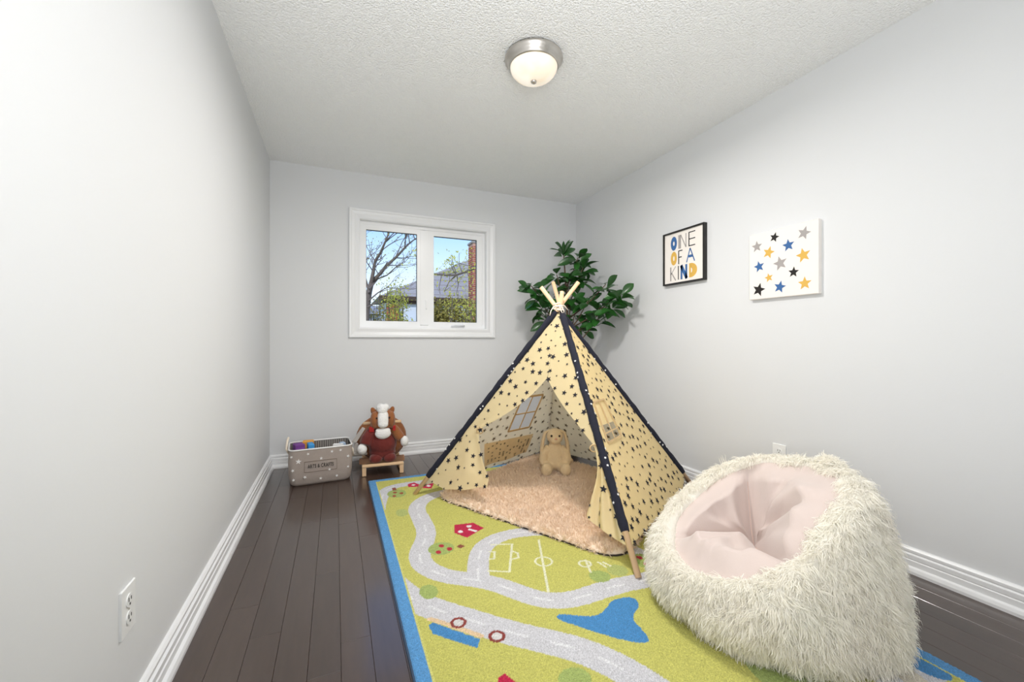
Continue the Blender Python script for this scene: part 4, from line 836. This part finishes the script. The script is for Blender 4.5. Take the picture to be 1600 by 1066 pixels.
tr = thing('bare_tree', 'bare grey tree outside the left window pane', 'tree', pt(572, 533, 8.5)*1, 0); tr.location.z = GZ_; TRI = inv(tr)
k = MB(); D_ = 8.5; tips = []
trunk_pts = [Vector((pt(568, 540, D_).x, pt(568, 540, D_).y, GZ_)), pt(571, 520, D_), pt(573, 480, D_), pt(577, 455, D_), pt(581, 440, D_)]
k.tube(trunk_pts, [.13, .075, .065, .058, .050], 10, cap=False)
limbs = [([(580, 441), (592, 430), (604, 415), (618, 403), (632, 388), (640, 380), (648, 374)], .040), ([(580, 441), (583, 425), (586, 408), (594, 396), (601, 380), (606, 368), (611, 357)], .040), ([(577, 452), (590, 436), (605, 430), (618, 418), (632, 410)], .020), ([(577, 458), (571, 435), (568, 410), (563, 385)], .026), ([(576, 470), (590, 458), (605, 449), (625, 452)], .016), ([(574, 480), (590, 472), (600, 484)], .020)]
for pts, r in limbs:
    P = [pt(u, v, D_+random.uniform(-.15, .15)) for u, v in pts]; k.tube(P, [r*(1-.72*i/(len(P)-1)) for i in range(len(P))], 7, cap=False)
    for i in range(1, len(P)):
        for _ in range(2):
            d = (P[i]-P[i-1]).normalized(); grow(k, P[i], (d+Vector((random.gauss(0, .6), random.gauss(0, .4), random.gauss(.25, .45)))).normalized(), random.uniform(.28, .55), r*.30, 1, tips)
o = k.build('branches', M_twig, tr, True); o.matrix_parent_inverse = TRI
o = leaves('buds', tips, M_olive, tr, .018, .05, 3); o.matrix_parent_inverse = TRI
t2 = thing('overhanging_branch', 'thin grey tree branch crossing the right window pane', 'tree', pt(790, 430, 7.0), 0); t2.location.z = GZ_; T2 = inv(t2); k = MB(); tips = []; D2 = 7.0
bp_ = pt(790, 400, D2); k.tube([Vector((bp_.x, bp_.y, GZ_)), Vector((bp_.x, bp_.y, .5)), bp_], [.10, .08, .05], 9, cap=False)
for pts, r in (([(790, 400), (760, 411), (744, 417), (730, 424), (713, 430), (695, 430), (675, 428), (655, 424)], .026), ([(713, 430), (702, 440), (694, 456)], .013), ([(714, 430), (716, 445), (713, 460)], .009), ([(712, 430), (705, 415), (708, 400)], .008), ([(722, 427), (717, 412), (718, 395)], .007), ([(690, 430), (686, 450), (688, 460)], .007)):
    P = [pt(u, v, D2+random.uniform(-.06, .06)) for u, v in pts]; k.tube(P, [r*(1-.6*i/(len(P)-1)) for i in range(len(P))], 6, cap=False)
    for i in range(1, len(P)): grow(k, P[i], Vector((random.gauss(0, .5), random.gauss(0, .3), random.gauss(.1, .6))).normalized(), random.uniform(.15, .4), r*.25, 1, tips)
o = k.build('branches', M_twig, t2, True); o.matrix_parent_inverse = T2
o = leaves('new_leaves', tips, M_yel, t2, .022, .07, 9); o.matrix_parent_inverse = T2
def shrub(name, label, u0, u1, v0, v1, d, m, n, leafn, size):
    c = pt((u0+u1)/2, v1, d); s = thing(name, label, 'shrub', (c.x, c.y, GZ_)); SI = inv(s); k = MB(); tips = []
    for i in range(n):
        top = pt(random.uniform(u0, u1), random.uniform(v0, v1), d+random.uniform(-.4, .4)); b0 = Vector((c.x+random.uniform(-.3, .3), c.y+random.uniform(-.2, .2), GZ_)); mid_ = b0.lerp(top, .6)+Vector((random.uniform(-.12, .12), 0, 0))
        k.tube([b0, mid_, top], [.02, .012, .004], 5, cap=False); grow(k, mid_, (top-mid_).normalized()+Vector((random.gauss(0, .4), 0, .2)), .5, .007, 0, tips); tips += [top, mid_.lerp(top, .6), mid_.lerp(top, .8), mid_.lerp(top, .9)]
    o = k.build('stems', M_twig, s); o.matrix_parent_inverse = SI; o = leaves('foliage', tips, m, s, size, .10, leafn); o.matrix_parent_inverse = SI
shrub('forsythia_shrub', 'yellow flowering shrub in the left window pane', 603, 632, 440, 500, 9.5, M_yel, 26, 14, .030)
shrub('olive_shrub', 'olive green shrub below the roof in the right window pane', 672, 738, 474, 503, 9.8, M_olive, 44, 26, .040)
shrub('young_yellow_shrub', 'yellow leaved shrub beside the brick chimney', 690, 742, 450, 505, 9.2, M_yel, 16, 9, .026)
shrub('twiggy_shrub', 'low twiggy shrub at the foot of the bare tree', 578, 602, 470, 500, 9.0, M_olive, 22, 8, .028)
